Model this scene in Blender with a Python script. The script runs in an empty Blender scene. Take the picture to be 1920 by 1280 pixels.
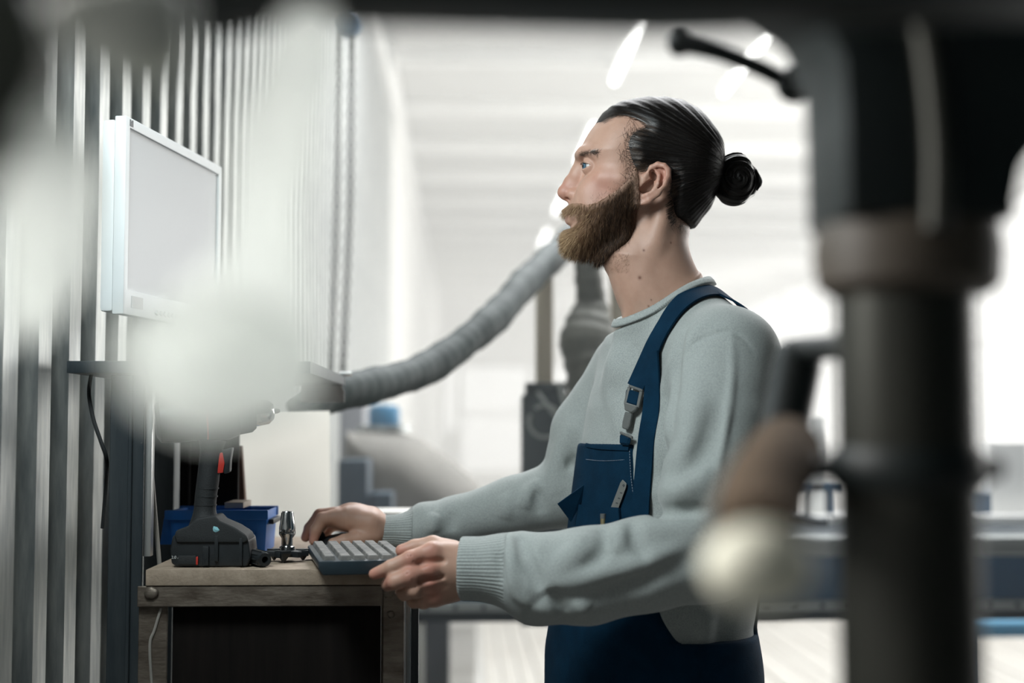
import bpy, bmesh, math, random
import numpy as np
from mathutils import Vector, Matrix

scn = bpy.context.scene
COL = scn.collection
# ------------------------------------------------------------------ camera
CAM_Z = 1.30
F_PX = 1920 * 50.0 / 36.0
PITCH = math.atan2(160, F_PX)
YAW = -math.atan2(95, F_PX)
cam_data = bpy.data.cameras.new('camera')
cam = bpy.data.objects.new('camera', cam_data)
COL.objects.link(cam)
cam.location = (0, 0, CAM_Z)
cam.rotation_euler = (math.pi / 2 + PITCH, 0, YAW)
cam_data.lens = 50
cam_data.sensor_width = 36
cam_data.clip_start = 0.02
cam_data.clip_end = 200
cam_data.dof.use_dof = True
cam_data.dof.focus_distance = 2.16
cam_data.dof.aperture_fstop = 2.0
scn.camera = cam
CAM_R = np.array(cam.rotation_euler.to_matrix())
CAM_O = np.array([0, 0, CAM_Z])

# ------------------------------------------------------------------ view, world, big lights
scn.view_settings.view_transform = 'Standard'
scn.view_settings.look = 'None'
scn.view_settings.gamma = 1
scn.view_settings.use_curve_mapping = False
scn.view_settings.exposure = 0.0
scn.cycles.max_bounces = 6
scn.cycles.diffuse_bounces = 3
scn.cycles.glossy_bounces = 3
scn.cycles.transmission_bounces = 6
scn.cycles.transparent_max_bounces = 12
scn.cycles.sample_clamp_indirect = 6
scn.cycles.volume_bounces = 1

world = bpy.data.worlds.new('overcast_sky')
scn.world = world
world.use_nodes = True
bg = world.node_tree.nodes['Background']
bg.inputs['Color'].default_value = (0.62, 0.90, 1.0, 1)
bg.inputs['Strength'].default_value = 0.03


def area(name, loc, target, sx, sy, power, color=(1, 1, 1), spread=180):
    l = bpy.data.lights.new(name, 'AREA')
    l.shape = 'RECTANGLE'
    l.size = sx
    l.size_y = sy
    l.energy = power
    l.color = color
    l.spread = math.radians(spread)
    o = bpy.data.objects.new(name, l)
    COL.objects.link(o)
    o.location = loc
    o.rotation_euler = (Vector(target) - Vector(loc)).to_track_quat('-Z', 'Y').to_euler()
    return o


# daylight entering by the windows of the right wall; an unseen overhead light added for the rims
area('side_window_daylight', (7.9, 10.0, 2.6), (-0.6, 9.0, 1.4), 12.0, 2.8, 820, (1.0, 0.985, 0.955))
area('far_window_daylight', (8.0, 29.0, 2.6), (-0.6, 27.0, 1.4), 22.0, 2.8, 820, (1.0, 0.985, 0.955))
area('overhead_rim_light', (1.3, 5.6, 4.6), (1.2, 5.0, 0), 3.4, 3.4, 430, (0.98, 0.99, 1.0))

# ------------------------------------------------------------------ helpers: pixels to places, meshes
def ray(u, v):
    d = CAM_R @ np.array([(u - 960) / F_PX, (640 - v) / F_PX, -1.0])
    return d


def M(u, v, y):
    """point of the photograph's pixel at the real distance y along the hall"""
    d = ray(u, v)
    return CAM_O + d * (y / d[1])


def Mv(u, v, y):
    return Vector(M(u, v, y))


def link(name, me, mat=None, parent=None, smooth=False, loc=None):
    o = bpy.data.objects.new(name, me)
    COL.objects.link(o)
    if mat is not None and len(me.materials) == 0:
        for m_ in (mat if isinstance(mat, (list, tuple)) else [mat]):
            me.materials.append(m_)
    if smooth:
        me.polygons.foreach_set('use_smooth', [True] * len(me.polygons))
    if loc is not None:
        o.location = loc
    if parent is not None:
        o.parent = parent
        o.matrix_parent_inverse = parent.matrix_basis.inverted()
    return o


def finish(bm, name, mat=None, parent=None, smooth=False, auto=None, bevel=0, seg=2):
    """a bmesh becomes one mesh object"""
    bmesh.ops.recalc_face_normals(bm, faces=bm.faces)
    if bevel:
        es = [e for e in bm.edges if len(e.link_faces) == 2 and e.calc_face_angle(0) > 0.5]
        bmesh.ops.bevel(bm, geom=es, offset=bevel, segments=seg, profile=0.6, affect='EDGES', clamp_overlap=True)
    me = bpy.data.meshes.new(name)
    bm.to_mesh(me)
    bm.free()
    o = link(name, me, mat, parent, smooth or auto is not None)
    if auto is not None:
        me.set_sharp_from_angle(angle=math.radians(auto))
    return o


def empty(name, loc=(0, 0, 0)):
    o = bpy.data.objects.new(name, None)
    COL.objects.link(o)
    o.location = loc
    o.empty_display_size = 0.05
    return o


def tag(o, label=None, cat=None, group=None, kind=None):
    if label:
        o['label'] = label
    if cat:
        o['category'] = cat
    if group:
        o['group'] = group
    if kind:
        o['kind'] = kind
    return o


def b_box(bm, lo, hi, mtx=None):
    lo = Vector(lo)
    hi = Vector(hi)
    c = (lo + hi) / 2
    s = hi - lo
    r = bmesh.ops.create_cube(bm, size=1)['verts']
    bmesh.ops.scale(bm, vec=s, verts=r)
    bmesh.ops.translate(bm, vec=c, verts=r)
    if mtx is not None:
        bmesh.ops.transform(bm, matrix=mtx, verts=r)
    return r


def box(name, lo, hi, mat, parent=None, bevel=0.002, mtx=None):
    bm = bmesh.new()
    b_box(bm, lo, hi, mtx)
    return finish(bm, name, mat, parent, bevel=bevel, auto=35 if bevel else None)


def smooth_path(pts, n=8, closed=False):
    """Catmull-Rom through the points"""
    P = [np.array(p, float) for p in pts]
    out = []
    m = len(P)
    for i in range(m - 1):
        p0 = P[max(i - 1, 0)]
        p1 = P[i]
        p2 = P[i + 1]
        p3 = P[min(i + 2, m - 1)]
        for k in range(n):
            t = k / n
            out.append(0.5 * ((2 * p1) + (-p0 + p2) * t + (2 * p0 - 5 * p1 + 4 * p2 - p3) * t * t + (-p0 + 3 * p1 - 3 * p2 + p3) * t ** 3))
    out.append(P[-1])
    return out


def b_tube(bm, pts, r, seg=12, cap=True, wob=None):
    """tube along a polyline; r a number or one radius per point"""
    pts = [Vector(p) for p in pts]
    n = len(pts)
    rs = [r] * n if not hasattr(r, '__len__') else list(r)
    rings = []
    t0 = (pts[1] - pts[0]).normalized()
    up = Vector((0, 0, 1)) if abs(t0.z) < 0.9 else Vector((1, 0, 0))
    nrm = t0.cross(up).normalized()
    for i in range(n):
        t = (pts[min(i + 1, n - 1)] - pts[max(i - 1, 0)])
        if t.length < 1e-9:
            t = t0
        t = t.normalized()
        nrm = (nrm - t * nrm.dot(t)).normalized()
        bi = t.cross(nrm)
        ring = []
        for k in range(seg):
            a = 2 * math.pi * k / seg
            rr = rs[i] * (1 if wob is None else wob(i, a))
            ring.append(bm.verts.new(pts[i] + (nrm * math.cos(a) + bi * math.sin(a)) * rr))
        rings.append(ring)
    for i in range(n - 1):
        for k in range(seg):
            bm.faces.new((rings[i][k], rings[i][(k + 1) % seg], rings[i + 1][(k + 1) % seg], rings[i + 1][k]))
    if cap:
        bm.faces.new(rings[0][::-1])
        bm.faces.new(rings[-1])
    return rings


def tube(name, pts, r, mat, parent=None, seg=12, auto=40):
    bm = bmesh.new()
    b_tube(bm, pts, r, seg)
    return finish(bm, name, mat, parent, auto=auto)


def b_lathe(bm, prof, seg=24, mtx=None):
    """revolve (radius, height) pairs about Z"""
    rings = []
    new = []
    for (r, z) in prof:
        if r < 1e-6:
            v = bm.verts.new((0, 0, z))
            rings.append([v])
            new.append(v)
        else:
            ring = [bm.verts.new((r * math.cos(2 * math.pi * k / seg), r * math.sin(2 * math.pi * k / seg), z)) for k in range(seg)]
            rings.append(ring)
            new += ring
    for a, b in zip(rings[:-1], rings[1:]):
        for k in range(seg):
            k2 = (k + 1) % seg
            if len(a) == 1 and len(b) == 1:
                continue
            if len(a) == 1:
                bm.faces.new((a[0], b[k2], b[k]))
            elif len(b) == 1:
                bm.faces.new((a[k], a[k2], b[0]))
            else:
                bm.faces.new((a[k], a[k2], b[k2], b[k]))
    if len(rings[0]) > 1:
        bm.faces.new(rings[0][::-1])
    if len(rings[-1]) > 1:
        bm.faces.new(rings[-1])
    if mtx is not None:
        bmesh.ops.transform(bm, matrix=mtx, verts=new)
    return new


def lathe(name, prof, mat, parent=None, mtx=None, seg=24, auto=35):
    bm = bmesh.new()
    b_lathe(bm, prof, seg, mtx)
    return finish(bm, name, mat, parent, auto=auto)


def b_prism(bm, poly, mtx, depth):
    """polygon in the local XY plane pulled out along local Z"""
    a = [bm.verts.new(mtx @ Vector((p[0], p[1], 0))) for p in poly]
    b = [bm.verts.new(mtx @ Vector((p[0], p[1], depth))) for p in poly]
    n = len(poly)
    bm.faces.new(a[::-1])
    bm.faces.new(b)
    for i in range(n):
        bm.faces.new((a[i], a[(i + 1) % n], b[(i + 1) % n], b[i]))


def prism(name, poly, mtx, depth, mat, parent=None, bevel=0, auto=35):
    bm = bmesh.new()
    b_prism(bm, poly, mtx, depth)
    return finish(bm, name, mat, parent, bevel=bevel, auto=auto)


def frame_from(xa, ya, origin):
    """matrix with the given local X and Y axes"""
    x = Vector(xa).normalized()
    z = x.cross(Vector(ya)).normalized()
    y = z.cross(x)
    m = Matrix((x, y, z)).transposed().to_4x4()
    m.translation = Vector(origin)
    return m


def along(p, q):
    """matrix whose Z runs from p to q"""
    z = (Vector(q) - Vector(p)).normalized()
    m = z.to_track_quat('Z', 'Y').to_matrix().to_4x4()
    m.translation = Vector(p)
    return m


# ------------------------------------------------------------------ materials
def nodes(m):
    return m.node_tree.nodes, m.node_tree.links


def mat(name, col, rough=0.6, metal=0.0, var=0.0, vscale=12, col2=None, bump=0.0, bscale=60, stretch=(1, 1, 1),
        spec=0.5, emit=None, estr=0.0, sheen=0.0, sss=0.0, aniso=0.0, coat=0.0, rvar=0.0, detail=4):
    """procedural principled surface: noise between two colours, fine bump"""
    m = bpy.data.materials.new(name)
    m.use_nodes = True
    N, L = nodes(m)
    p = N['Principled BSDF']
    p.inputs['Base Color'].default_value = (*col, 1)
    p.inputs['Roughness'].default_value = rough
    p.inputs['Metallic'].default_value = metal
    p.inputs['Specular IOR Level'].default_value = spec
    p.inputs['Coat Weight'].default_value = coat
    if sheen:
        p.inputs['Sheen Weight'].default_value = sheen
        p.inputs['Sheen Roughness'].default_value = 0.45
    if sss:
        p.inputs['Subsurface Weight'].default_value = sss
        p.inputs['Subsurface Radius'].default_value = (0.012, 0.005, 0.003)
        p.inputs['Subsurface Scale'].default_value = 0.5
    if emit is not None:
        p.inputs['Emission Color'].default_value = (*emit, 1)
        p.inputs['Emission Strength'].default_value = estr
    if var or col2 or bump or rvar:
        tc = N.new('ShaderNodeTexCoord')
        mp = N.new('ShaderNodeMapping')
        mp.inputs['Scale'].default_value = stretch
        L.new(tc.outputs['Object'], mp.inputs['Vector'])
    if var or col2:
        nz = N.new('ShaderNodeTexNoise')
        nz.inputs['Scale'].default_value = vscale
        nz.inputs['Detail'].default_value = detail
        nz.inputs['Roughness'].default_value = 0.62
        L.new(mp.outputs['Vector'], nz.inputs['Vector'])
        rp = N.new('ShaderNodeValToRGB')
        rp.color_ramp.elements[0].position = 0.33
        rp.color_ramp.elements[1].position = 0.68
        c2 = col2 if col2 else tuple(min(1, c * (1 + var)) for c in col)
        c1 = col if col2 else tuple(c * (1 - var) for c in col)
        rp.color_ramp.elements[0].color = (*c1, 1)
        rp.color_ramp.elements[1].color = (*c2, 1)
        L.new(nz.outputs['Fac'], rp.inputs['Fac'])
        L.new(rp.outputs['Color'], p.inputs['Base Color'])
        if rvar:
            mr = N.new('ShaderNodeMapRange')
            mr.inputs['To Min'].default_value = max(0.03, rough - rvar)
            mr.inputs['To Max'].default_value = min(1, rough + rvar)
            L.new(nz.outputs['Fac'], mr.inputs['Value'])
            L.new(mr.outputs['Result'], p.inputs['Roughness'])
    if bump:
        nb = N.new('ShaderNodeTexNoise')
        nb.inputs['Scale'].default_value = bscale
        nb.inputs['Detail'].default_value = 3
        L.new(mp.outputs['Vector'], nb.inputs['Vector'])
        bp = N.new('ShaderNodeBump')
        bp.inputs['Strength'].default_value = bump
        bp.inputs['Distance'].default_value = 0.003
        L.new(nb.outputs['Fac'], bp.inputs['Height'])
        L.new(bp.outputs['Normal'], p.inputs['Normal'])
    return m
# ------------------------------------------------------------------ signed distance modelling
F4 = np.float32
FULL = [False]


def V3(p):
    return np.asarray(p, F4)


def smin(a, b, k):
    h = np.clip(0.5 + 0.5 * (b - a) / k, 0, 1)
    return b + (a - b) * h - k * h * (1 - h)


def smax(a, b, k):
    return -smin(-a, -b, k)


def cone(p, a, b, r1, r2):
    """rounded cone between a and b"""
    a = V3(a)
    ba = V3(b) - a
    l2 = float(ba @ ba) + 1e-12
    pa = p - a
    t = np.clip((pa @ ba) / l2, 0, 1)
    d = pa - t[:, None] * ba
    return np.sqrt(np.einsum('ij,ij->i', d, d)) - (r1 + (r2 - r1) * t)


def chain(p, pts, rs, k=0.006):
    f = None
    for i in range(len(pts) - 1):
        g = cone(p, pts[i], pts[i + 1], rs[i], rs[i + 1])
        f = g if f is None else smin(f, g, k)
    return f


def ell(p, c, r, R=None):
    q = p - V3(c)
    if R is not None:
        q = q @ np.asarray(R, F4)
    r = V3(r)
    k0 = np.sqrt(np.sum((q / r) ** 2, 1))
    k1 = np.sqrt(np.sum((q / (r * r)) ** 2, 1)) + 1e-9
    return k0 * (k0 - 1) / k1


class Poly2:
    """signed distance to a polygon of the XZ plane, kept on a grid"""
    def __init__(self, pts, h=0.0012, pad=0.06, smooth=6):
        if smooth:
            P = list(pts)
            pts = smooth_path(P[-1:] + P + P[:2], smooth)[smooth:-smooth - 1]
        P = np.array(pts, float)
        lo = P.min(0) - pad
        hi = P.max(0) + pad
        n = np.ceil((hi - lo) / h).astype(int) + 1
        gx = lo[0] + np.arange(n[0]) * h
        gz = lo[1] + np.arange(n[1]) * h
        X, Z = np.meshgrid(gx, gz, indexing='ij')
        d2 = np.full(X.shape, 1e9)
        ins = np.zeros(X.shape, bool)
        for i in range(len(P)):
            a = P[i]
            b = P[(i + 1) % len(P)]
            e = b - a
            l2 = e @ e + 1e-15
            t = np.clip(((X - a[0]) * e[0] + (Z - a[1]) * e[1]) / l2, 0, 1)
            d2 = np.minimum(d2, (X - a[0] - t * e[0]) ** 2 + (Z - a[1] - t * e[1]) ** 2)
            if abs(e[1]) > 1e-12:
                c = (a[1] > Z) != (b[1] > Z)
                ins ^= c & (X < (b[0] - a[0]) * (Z - a[1]) / e[1] + a[0])
        d = np.sqrt(d2)
        d[ins] *= -1
        self.g = d.astype(F4)
        self.lo = lo
        self.h = h
        self.n = n

    def __call__(self, x, z):
        fx = np.clip((x - self.lo[0]) / self.h, 0, self.n[0] - 1.001)
        fz = np.clip((z - self.lo[1]) / self.h, 0, self.n[1] - 1.001)
        i = fx.astype(int)
        j = fz.astype(int)
        u = (fx - i).astype(F4)
        w = (fz - j).astype(F4)
        g = self.g
        return (g[i, j] * (1 - u) + g[i + 1, j] * u) * (1 - w) + (g[i, j + 1] * (1 - u) + g[i + 1, j + 1] * u) * w


def inflate(p, poly, y0, W, R):
    """a profile of the XZ plane blown up sideways: half width W, roundness R"""
    t = -poly(p[:, 0], p[:, 2])
    q = np.maximum(1 - t / R, 0)
    return (np.sqrt(q * q + ((p[:, 1] - y0) / W) ** 2) - 1) * np.minimum(R, W)


def noise3(p, s, seed=0):
    """cheap smooth noise out of sines"""
    rng = np.random.RandomState(seed)
    o = np.zeros(len(p), F4)
    for k in range(5):
        d = rng.randn(3)
        d *= s / np.linalg.norm(d) * rng.uniform(0.6, 1.5)
        o += np.sin(p @ d.astype(F4) + rng.uniform(0, 6.28))
    return o / 5


def mesh_sdf(f, lo, hi, h, slack=1.45):
    """surface nets over the blocks near the surface"""
    B = 16
    lo = np.array(lo, float)
    hi = np.array(hi, float)
    nb = np.ceil((hi - lo) / (B * h)).astype(int)
    bi = np.stack(np.meshgrid(*[np.arange(k) for k in nb], indexing='ij'), -1).reshape(-1, 3)
    cen = (lo + (bi + 0.5) * B * h).astype(F4)
    FULL[0] = True
    fc = f(cen)
    FULL[0] = False
    bi = bi[np.abs(fc) < 0.87 * B * h * slack]
    loc = np.stack(np.meshgrid(*[np.arange(B + 1)] * 3, indexing='ij'), -1).reshape(-1, 3)
    vals = np.empty((len(bi), B + 1, B + 1, B + 1), F4)
    ch = 60
    for s in range(0, len(bi), ch):
        pts = (lo + (bi[s:s + ch, None, :] * B + loc[None]) * h).reshape(-1, 3).astype(F4)
        vals[s:s + ch] = f(pts).reshape(-1, B + 1, B + 1, B + 1)
    N = nb * B + 2
    sg = vals < 0
    cnt = np.zeros((len(bi), B, B, B), np.int8)
    for dx in (0, 1):
        for dy in (0, 1):
            for dz in (0, 1):
                cnt += sg[:, dx:dx + B, dy:dy + B, dz:dz + B]
    act = np.argwhere((cnt > 0) & (cnt < 8))
    b = act[:, 0]
    c = act[:, 1:]
    cv = np.empty((len(act), 2, 2, 2), F4)
    for dx in (0, 1):
        for dy in (0, 1):
            for dz in (0, 1):
                cv[:, dx, dy, dz] = vals[b, c[:, 0] + dx, c[:, 1] + dy, c[:, 2] + dz]
    acc = np.zeros((len(act), 3))
    num = np.zeros(len(act))
    for ax in range(3):
        for o1 in (0, 1):
            for o2 in (0, 1):
                i0 = [0, 0, 0]
                i1 = [0, 0, 0]
                oth = [k for k in range(3) if k != ax]
                i0[oth[0]] = i1[oth[0]] = o1
                i0[oth[1]] = i1[oth[1]] = o2
                i1[ax] = 1
                v0 = cv[:, i0[0], i0[1], i0[2]]
                v1 = cv[:, i1[0], i1[1], i1[2]]
                m = (v0 < 0) != (v1 < 0)
                t = np.where(m, v0 / np.where(m, v0 - v1, 1), 0)
                pos = np.zeros((len(act), 3))
                pos[:, oth[0]] = o1
                pos[:, oth[1]] = o2
                pos[:, ax] = t
                acc += pos * m[:, None]
                num += m
    verts = lo + (bi[b] * B + c + acc / num[:, None]) * h
    G = bi[b] * B + c
    key = (G[:, 0] * N[1] + G[:, 1]) * N[2] + G[:, 2]
    order = np.argsort(key)
    skey = key[order]

    def look(g):
        k = (g[:, 0] * N[1] + g[:, 1]) * N[2] + g[:, 2]
        i = np.clip(np.searchsorted(skey, k), 0, len(skey) - 1)
        return np.where((skey[i] == k) & (g >= 0).all(1), order[i], -1)
    quads = []
    for ax in range(3):
        sl0 = [slice(None)] + [slice(0, B)] * 3
        sl1 = list(sl0)
        sl1[ax + 1] = slice(1, B + 1)
        s0 = sg[tuple(sl0)]
        s1 = sg[tuple(sl1)]
        e = np.argwhere(s0 != s1)
        if len(e) == 0:
            continue
        g = bi[e[:, 0]] * B + e[:, 1:]
        a1, a2 = [(1, 2), (2, 0), (0, 1)][ax]
        d1 = np.zeros(3, int)
        d1[a1] = 1
        d2 = np.zeros(3, int)
        d2[a2] = 1
        q = np.stack([look(g), look(g - d1), look(g - d1 - d2), look(g - d2)], 1)
        ok = (q >= 0).all(1)
        fl = s0[e[:, 0], e[:, 1], e[:, 2], e[:, 3]]
        q[~fl] = q[~fl][:, ::-1]
        quads.append(q[ok])
    return verts, np.concatenate(quads)


def grad(f, p, e=0.0008):
    g = np.stack([f(p + V3(d)) - f(p - V3(d)) for d in ((e, 0, 0), (0, e, 0), (0, 0, e))], 1)
    return g / (np.linalg.norm(g, axis=1, keepdims=True) + 1e-9)


def np_mesh(name, verts, quads):
    me = bpy.data.meshes.new(name)
    me.vertices.add(len(verts))
    me.vertices.foreach_set('co', np.asarray(verts, F4).ravel())
    n = len(quads)
    k = quads.shape[1]
    me.loops.add(n * k)
    me.loops.foreach_set('vertex_index', quads.astype(np.int32).ravel())
    me.polygons.add(n)
    me.polygons.foreach_set('loop_start', np.arange(0, n * k, k, dtype=np.int32))
    me.polygons.foreach_set('use_smooth', np.ones(n, bool))
    me.update(calc_edges=True)
    me.validate()
    return me


def relax(verts, quads, it=1, lam=0.5):
    v = verts.copy()
    for _ in range(it):
        s = np.zeros_like(v)
        c = np.zeros(len(v))
        for a, b in ((0, 1), (1, 2), (2, 3), (3, 0)):
            np.add.at(s, quads[:, a], v[quads[:, b]])
            np.add.at(s, quads[:, b], v[quads[:, a]])
            np.add.at(c, quads[:, a], 1)
            np.add.at(c, quads[:, b], 1)
        v = v + lam * (s / np.maximum(c, 1)[:, None] - v)
    return v


def hit(f, u, v, t0=1.4, t1=3.2):
    """where the pixel's line of sight meets a modelled surface"""
    d = ray(u, v)
    d = d / np.linalg.norm(d)
    t = t0
    for _ in range(200):
        q = (CAM_O + d * t).astype(F4)[None]
        FULL[0] = True
        s = float(f(q)[0])
        FULL[0] = False
        if s < 0.0004:
            return CAM_O + d * t
        t += max(s * 0.7, 0.0005)
        if t > t1:
            return None
    return CAM_O + d * t


def attr(me, name, arr, kind='FLOAT'):
    a = me.attributes.new(name, kind, 'POINT')
    if kind == 'FLOAT':
        a.data.foreach_set('value', np.asarray(arr, F4))
    elif kind == 'FLOAT_VECTOR':
        a.data.foreach_set('vector', np.asarray(arr, F4).ravel())
    else:
        a.data.foreach_set('color', np.asarray(arr, F4).ravel())


def hits(f, uv, t0=1.4, t1=3.2):
    """many lines of sight at once; rows that miss are left out"""
    D = np.array([ray(u, v) for u, v in uv])
    D /= np.linalg.norm(D, axis=1, keepdims=True)
    t = np.full(len(D), t0)
    FULL[0] = True
    for _ in range(60):
        s = f((CAM_O + D * t[:, None]).astype(F4))
        t = t + np.where((s < 0.0004) | (t > t1), 0, np.maximum(s * 0.75, 0.0003))
    s = f((CAM_O + D * t[:, None]).astype(F4))
    FULL[0] = False
    return (CAM_O + D * t[:, None])[(np.abs(s) < 0.002) & (t < t1)]
# ------------------------------------------------------------------ the hall
random.seed(4)
WX = -0.62            # inner face of the left wall
RX = 8.2              # right wall
EY = 42.0             # end wall
CEIL = CAM_Z + 3.45
m_conc = mat('grey_concrete', (0.17, 0.17, 0.16), 0.55, var=0.12, vscale=2.2, bump=0.15, bscale=30)
m_plank = mat('pale_floor_timber', (0.66, 0.64, 0.59), 0.45, col2=(0.50, 0.47, 0.42), vscale=2.5, stretch=(14, 0.6, 14), bump=0.1, bscale=20)
m_white = mat('white_paint', (0.84, 0.84, 0.82), 0.6, var=0.03, vscale=1.5)
m_ceil = mat('ceiling_sheet', (0.62, 0.62, 0.60), 0.7, var=0.04, vscale=0.8)
m_beam = mat('white_steel_beam', (0.88, 0.88, 0.86), 0.5, var=0.03, vscale=2)
m_galv = mat('galvanised_sheet', (0.42, 0.45, 0.45), 0.40, 0.7, col2=(0.72, 0.73, 0.70), vscale=9, stretch=(6, 6, 0.9), bump=0.12, bscale=35, rvar=0.12)
m_pane = mat('daylit_pane', (0.8, 0.8, 0.8), 0.3, emit=(1.0, 0.995, 0.965), estr=0.88)
m_tube = mat('fluorescent_tube', (0.9, 0.9, 0.9), 0.3, emit=(1, 1, 0.97), estr=6.0)

floor = tag(box('floor', (WX - 0.3, -4, -0.1), (RX, EY, 0), m_conc, bevel=0), kind='structure')
box('pale_floor_slab', (WX - 0.04, 5.2, 0.0), (RX - 0.01, EY - 0.01, 0.004), mat('pale_floor_paint', (0.62, 0.61, 0.58), 0.5, var=0.06, vscale=1.5), floor, bevel=0)
pw = 0.092
bm = bmesh.new()
b_box(bm, (0.003, 0, 0), (pw - 0.003, 8.5, 0.018))
bmesh.ops.bevel(bm, geom=bm.edges[:], offset=0.003, segments=1, affect='EDGES')
bmesh.ops.recalc_face_normals(bm, faces=bm.faces)
pl_me = bpy.data.meshes.new('floor_plank')
bm.to_mesh(pl_me)
bm.free()
pl_me.materials.append(m_plank)
for i in range(52):
    o = bpy.data.objects.new('floor_plank', pl_me)
    COL.objects.link(o)
    o.location = (0.12 + i * pw, 6.2 + random.uniform(-0.25, 0.25), random.uniform(0.001, 0.010))
    o.parent = floor

# left wall: corrugated sheets, then flat white panels
wall_left = tag(box('wall_left', (WX - 0.30, -4, 0), (WX - 0.05, EY, CEIL), m_white, bevel=0), kind='structure')
pitch = 0.162
ribs = 6
bm = bmesh.new()
prof = []
for r in range(ribs):
    y = r * pitch
    prof += [(y, 0.0), (y + 0.052, 0.0), (y + 0.074, 0.036), (y + 0.140, 0.036)]
prof.append((ribs * pitch, 0.0))
for (y, x) in prof:
    pass
va = [bm.verts.new((x, y, 0.0)) for (y, x) in prof]
vb = [bm.verts.new((x, y, CEIL - 0.02)) for (y, x) in prof]
for i in range(len(prof) - 1):
    bm.faces.new((va[i], va[i + 1], vb[i + 1], vb[i]))
bmesh.ops.solidify(bm, geom=bm.faces[:], thickness=0.0025)
bmesh.ops.recalc_face_normals(bm, faces=bm.faces)
cs_me = bpy.data.meshes.new('corrugated_sheet')
bm.to_mesh(cs_me)
bm.free()
cs_me.materials.append(m_galv)
for i in range(12):
    o = bpy.data.objects.new('corrugated_sheet', cs_me)
    COL.objects.link(o)
    o.location = (WX - 0.036, 0.9 + i * ribs * pitch, 0.0)
    o.parent = wall_left
y0c = 0.9 + 12 * ribs * pitch
for i in range(12):
    box('wall_panel', (WX - 0.05, y0c + i * 2.45 + 0.01, 0.02), (WX, y0c + (i + 1) * 2.45 - 0.01, CEIL - 0.02), m_white, wall_left, bevel=0.004)
t1 = tag(box('trim_1', (WX - 0.05, 6.0, CAM_Z + 2.72), (WX + 0.05, EY - 0.1, CAM_Z + 2.84), m_beam, bevel=0.004), kind='structure')

# ceiling with purlins
ceiling = tag(box('ceiling', (WX - 0.3, 9.5, CEIL), (RX, EY, CEIL + 0.1), m_ceil, bevel=0), kind='structure')
for i in range(15):
    y = 10.75 + i * 2.09
    box('ceiling_beam', (WX, y - 0.06, CEIL - 0.15), (RX - 0.01, y + 0.06, CEIL - 0.001), m_beam, ceiling, bevel=0.006)

# right wall: posts, sill and panes
wall_right = tag(box('wall_right', (RX, 3.0, 0), (RX + 0.2, EY, 0.35), m_white, bevel=0), kind='structure')
for i in range(8):
    y = 3.0 + i * (EY - 3.2) / 7
    box('wall_post', (RX, y, 0.35), (RX + 0.2, y + 0.2, CEIL), m_white, wall_right, bevel=0.004)
for i in range(7):
    y = 3.2 + i * (EY - 3.2) / 7
    y2 = y + (EY - 3.2) / 7 - 0.2
    w = tag(box('window_%d' % (i + 1), (RX + 0.08, y, 0.35), (RX + 0.11, y2, CEIL), m_pane, bevel=0), kind='structure')
    ym = (y + y2) / 2
    box('window_frame', (RX + 0.05, ym - 0.03, 0.35), (RX + 0.14, ym + 0.03, CEIL), m_white, w, bevel=0.003)
    box('window_frame', (RX + 0.05, y, 2.6), (RX + 0.14, y2, 2.66), m_white, w, bevel=0.003)

# end wall: white boards around a glazed front
ew = tag(box('wall_end', (WX - 0.3, EY, 0), (RX + 0.2, EY + 0.2, CEIL + 0.1), m_white, bevel=0), kind='structure')
n = 8
for (ix, x0, x1, z0, z1) in [(0, 0.02, 1.95, 0.02, 1.62), (1, 0.02, 1.95, 1.74, 3.05), (2, 2.15, 4.0, 0.02, 3.05), (3, 4.2, 6.0, 0.02, 3.05), (4, 6.2, 8.0, 0.02, 3.05), (5, -0.5, -0.15, 1.2, 3.05)]:
    w = tag(box('window_%d' % n, (x0, EY - 0.05, z0), (x1, EY - 0.005, z1), m_pane, bevel=0), kind='structure')
    n += 1
    for (a, b) in [((x0 - 0.06, z0), (x0, z1)), ((x1, z0), (x1 + 0.06, z1)), ((x0 - 0.06, z1), (x1 + 0.06, z1 + 0.06))]:
        box('window_frame', (a[0], EY - 0.09, a[1]), (b[0], EY - 0.005, b[1]), m_white, w, bevel=0.003)

# rows of fluorescent lamps hung under the purlins
m_lampbody = mat('lamp_housing', (0.8, 0.8, 0.78), 0.4)
first = None
ord_ = ['nearest', 'second', 'third', 'fourth', 'fifth', 'sixth']
for (row, X) in (('row above the man', 1.42), ('row right of the man', 2.52)):
    for k in range(5):
        y = 10.9 + k * 4.1 + (0.4 if X > 2 else 0)
        e = empty('fluorescent_lamp', (X, y, CEIL - 0.24))
        tag(e, 'white fluorescent strip lamp under the ceiling beams, %s of the %s' % (ord_[k], row), 'lamp', 'fluorescent lamps in two rows')
        if first is None:
            a = box('housing', (X - 0.05, y, CEIL - 0.21), (X + 0.05, y + 2.2, CEIL - 0.15), m_lampbody, e, bevel=0.004)
            bm = bmesh.new()
            b_tube(bm, [(X, y + 0.03, CEIL - 0.235), (X, y + 2.17, CEIL - 0.235)], 0.022, 10)
            b = finish(bm, 'tube', m_tube, e, auto=40)
            first = (X, y, a, b)
        else:
            for s in first[2:]:
                c = s.copy()
                COL.objects.link(c)
                c.location = (X - first[0], y - first[1], 0)
                c.parent = e
                c.matrix_parent_inverse = e.matrix_basis.inverted()

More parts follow.
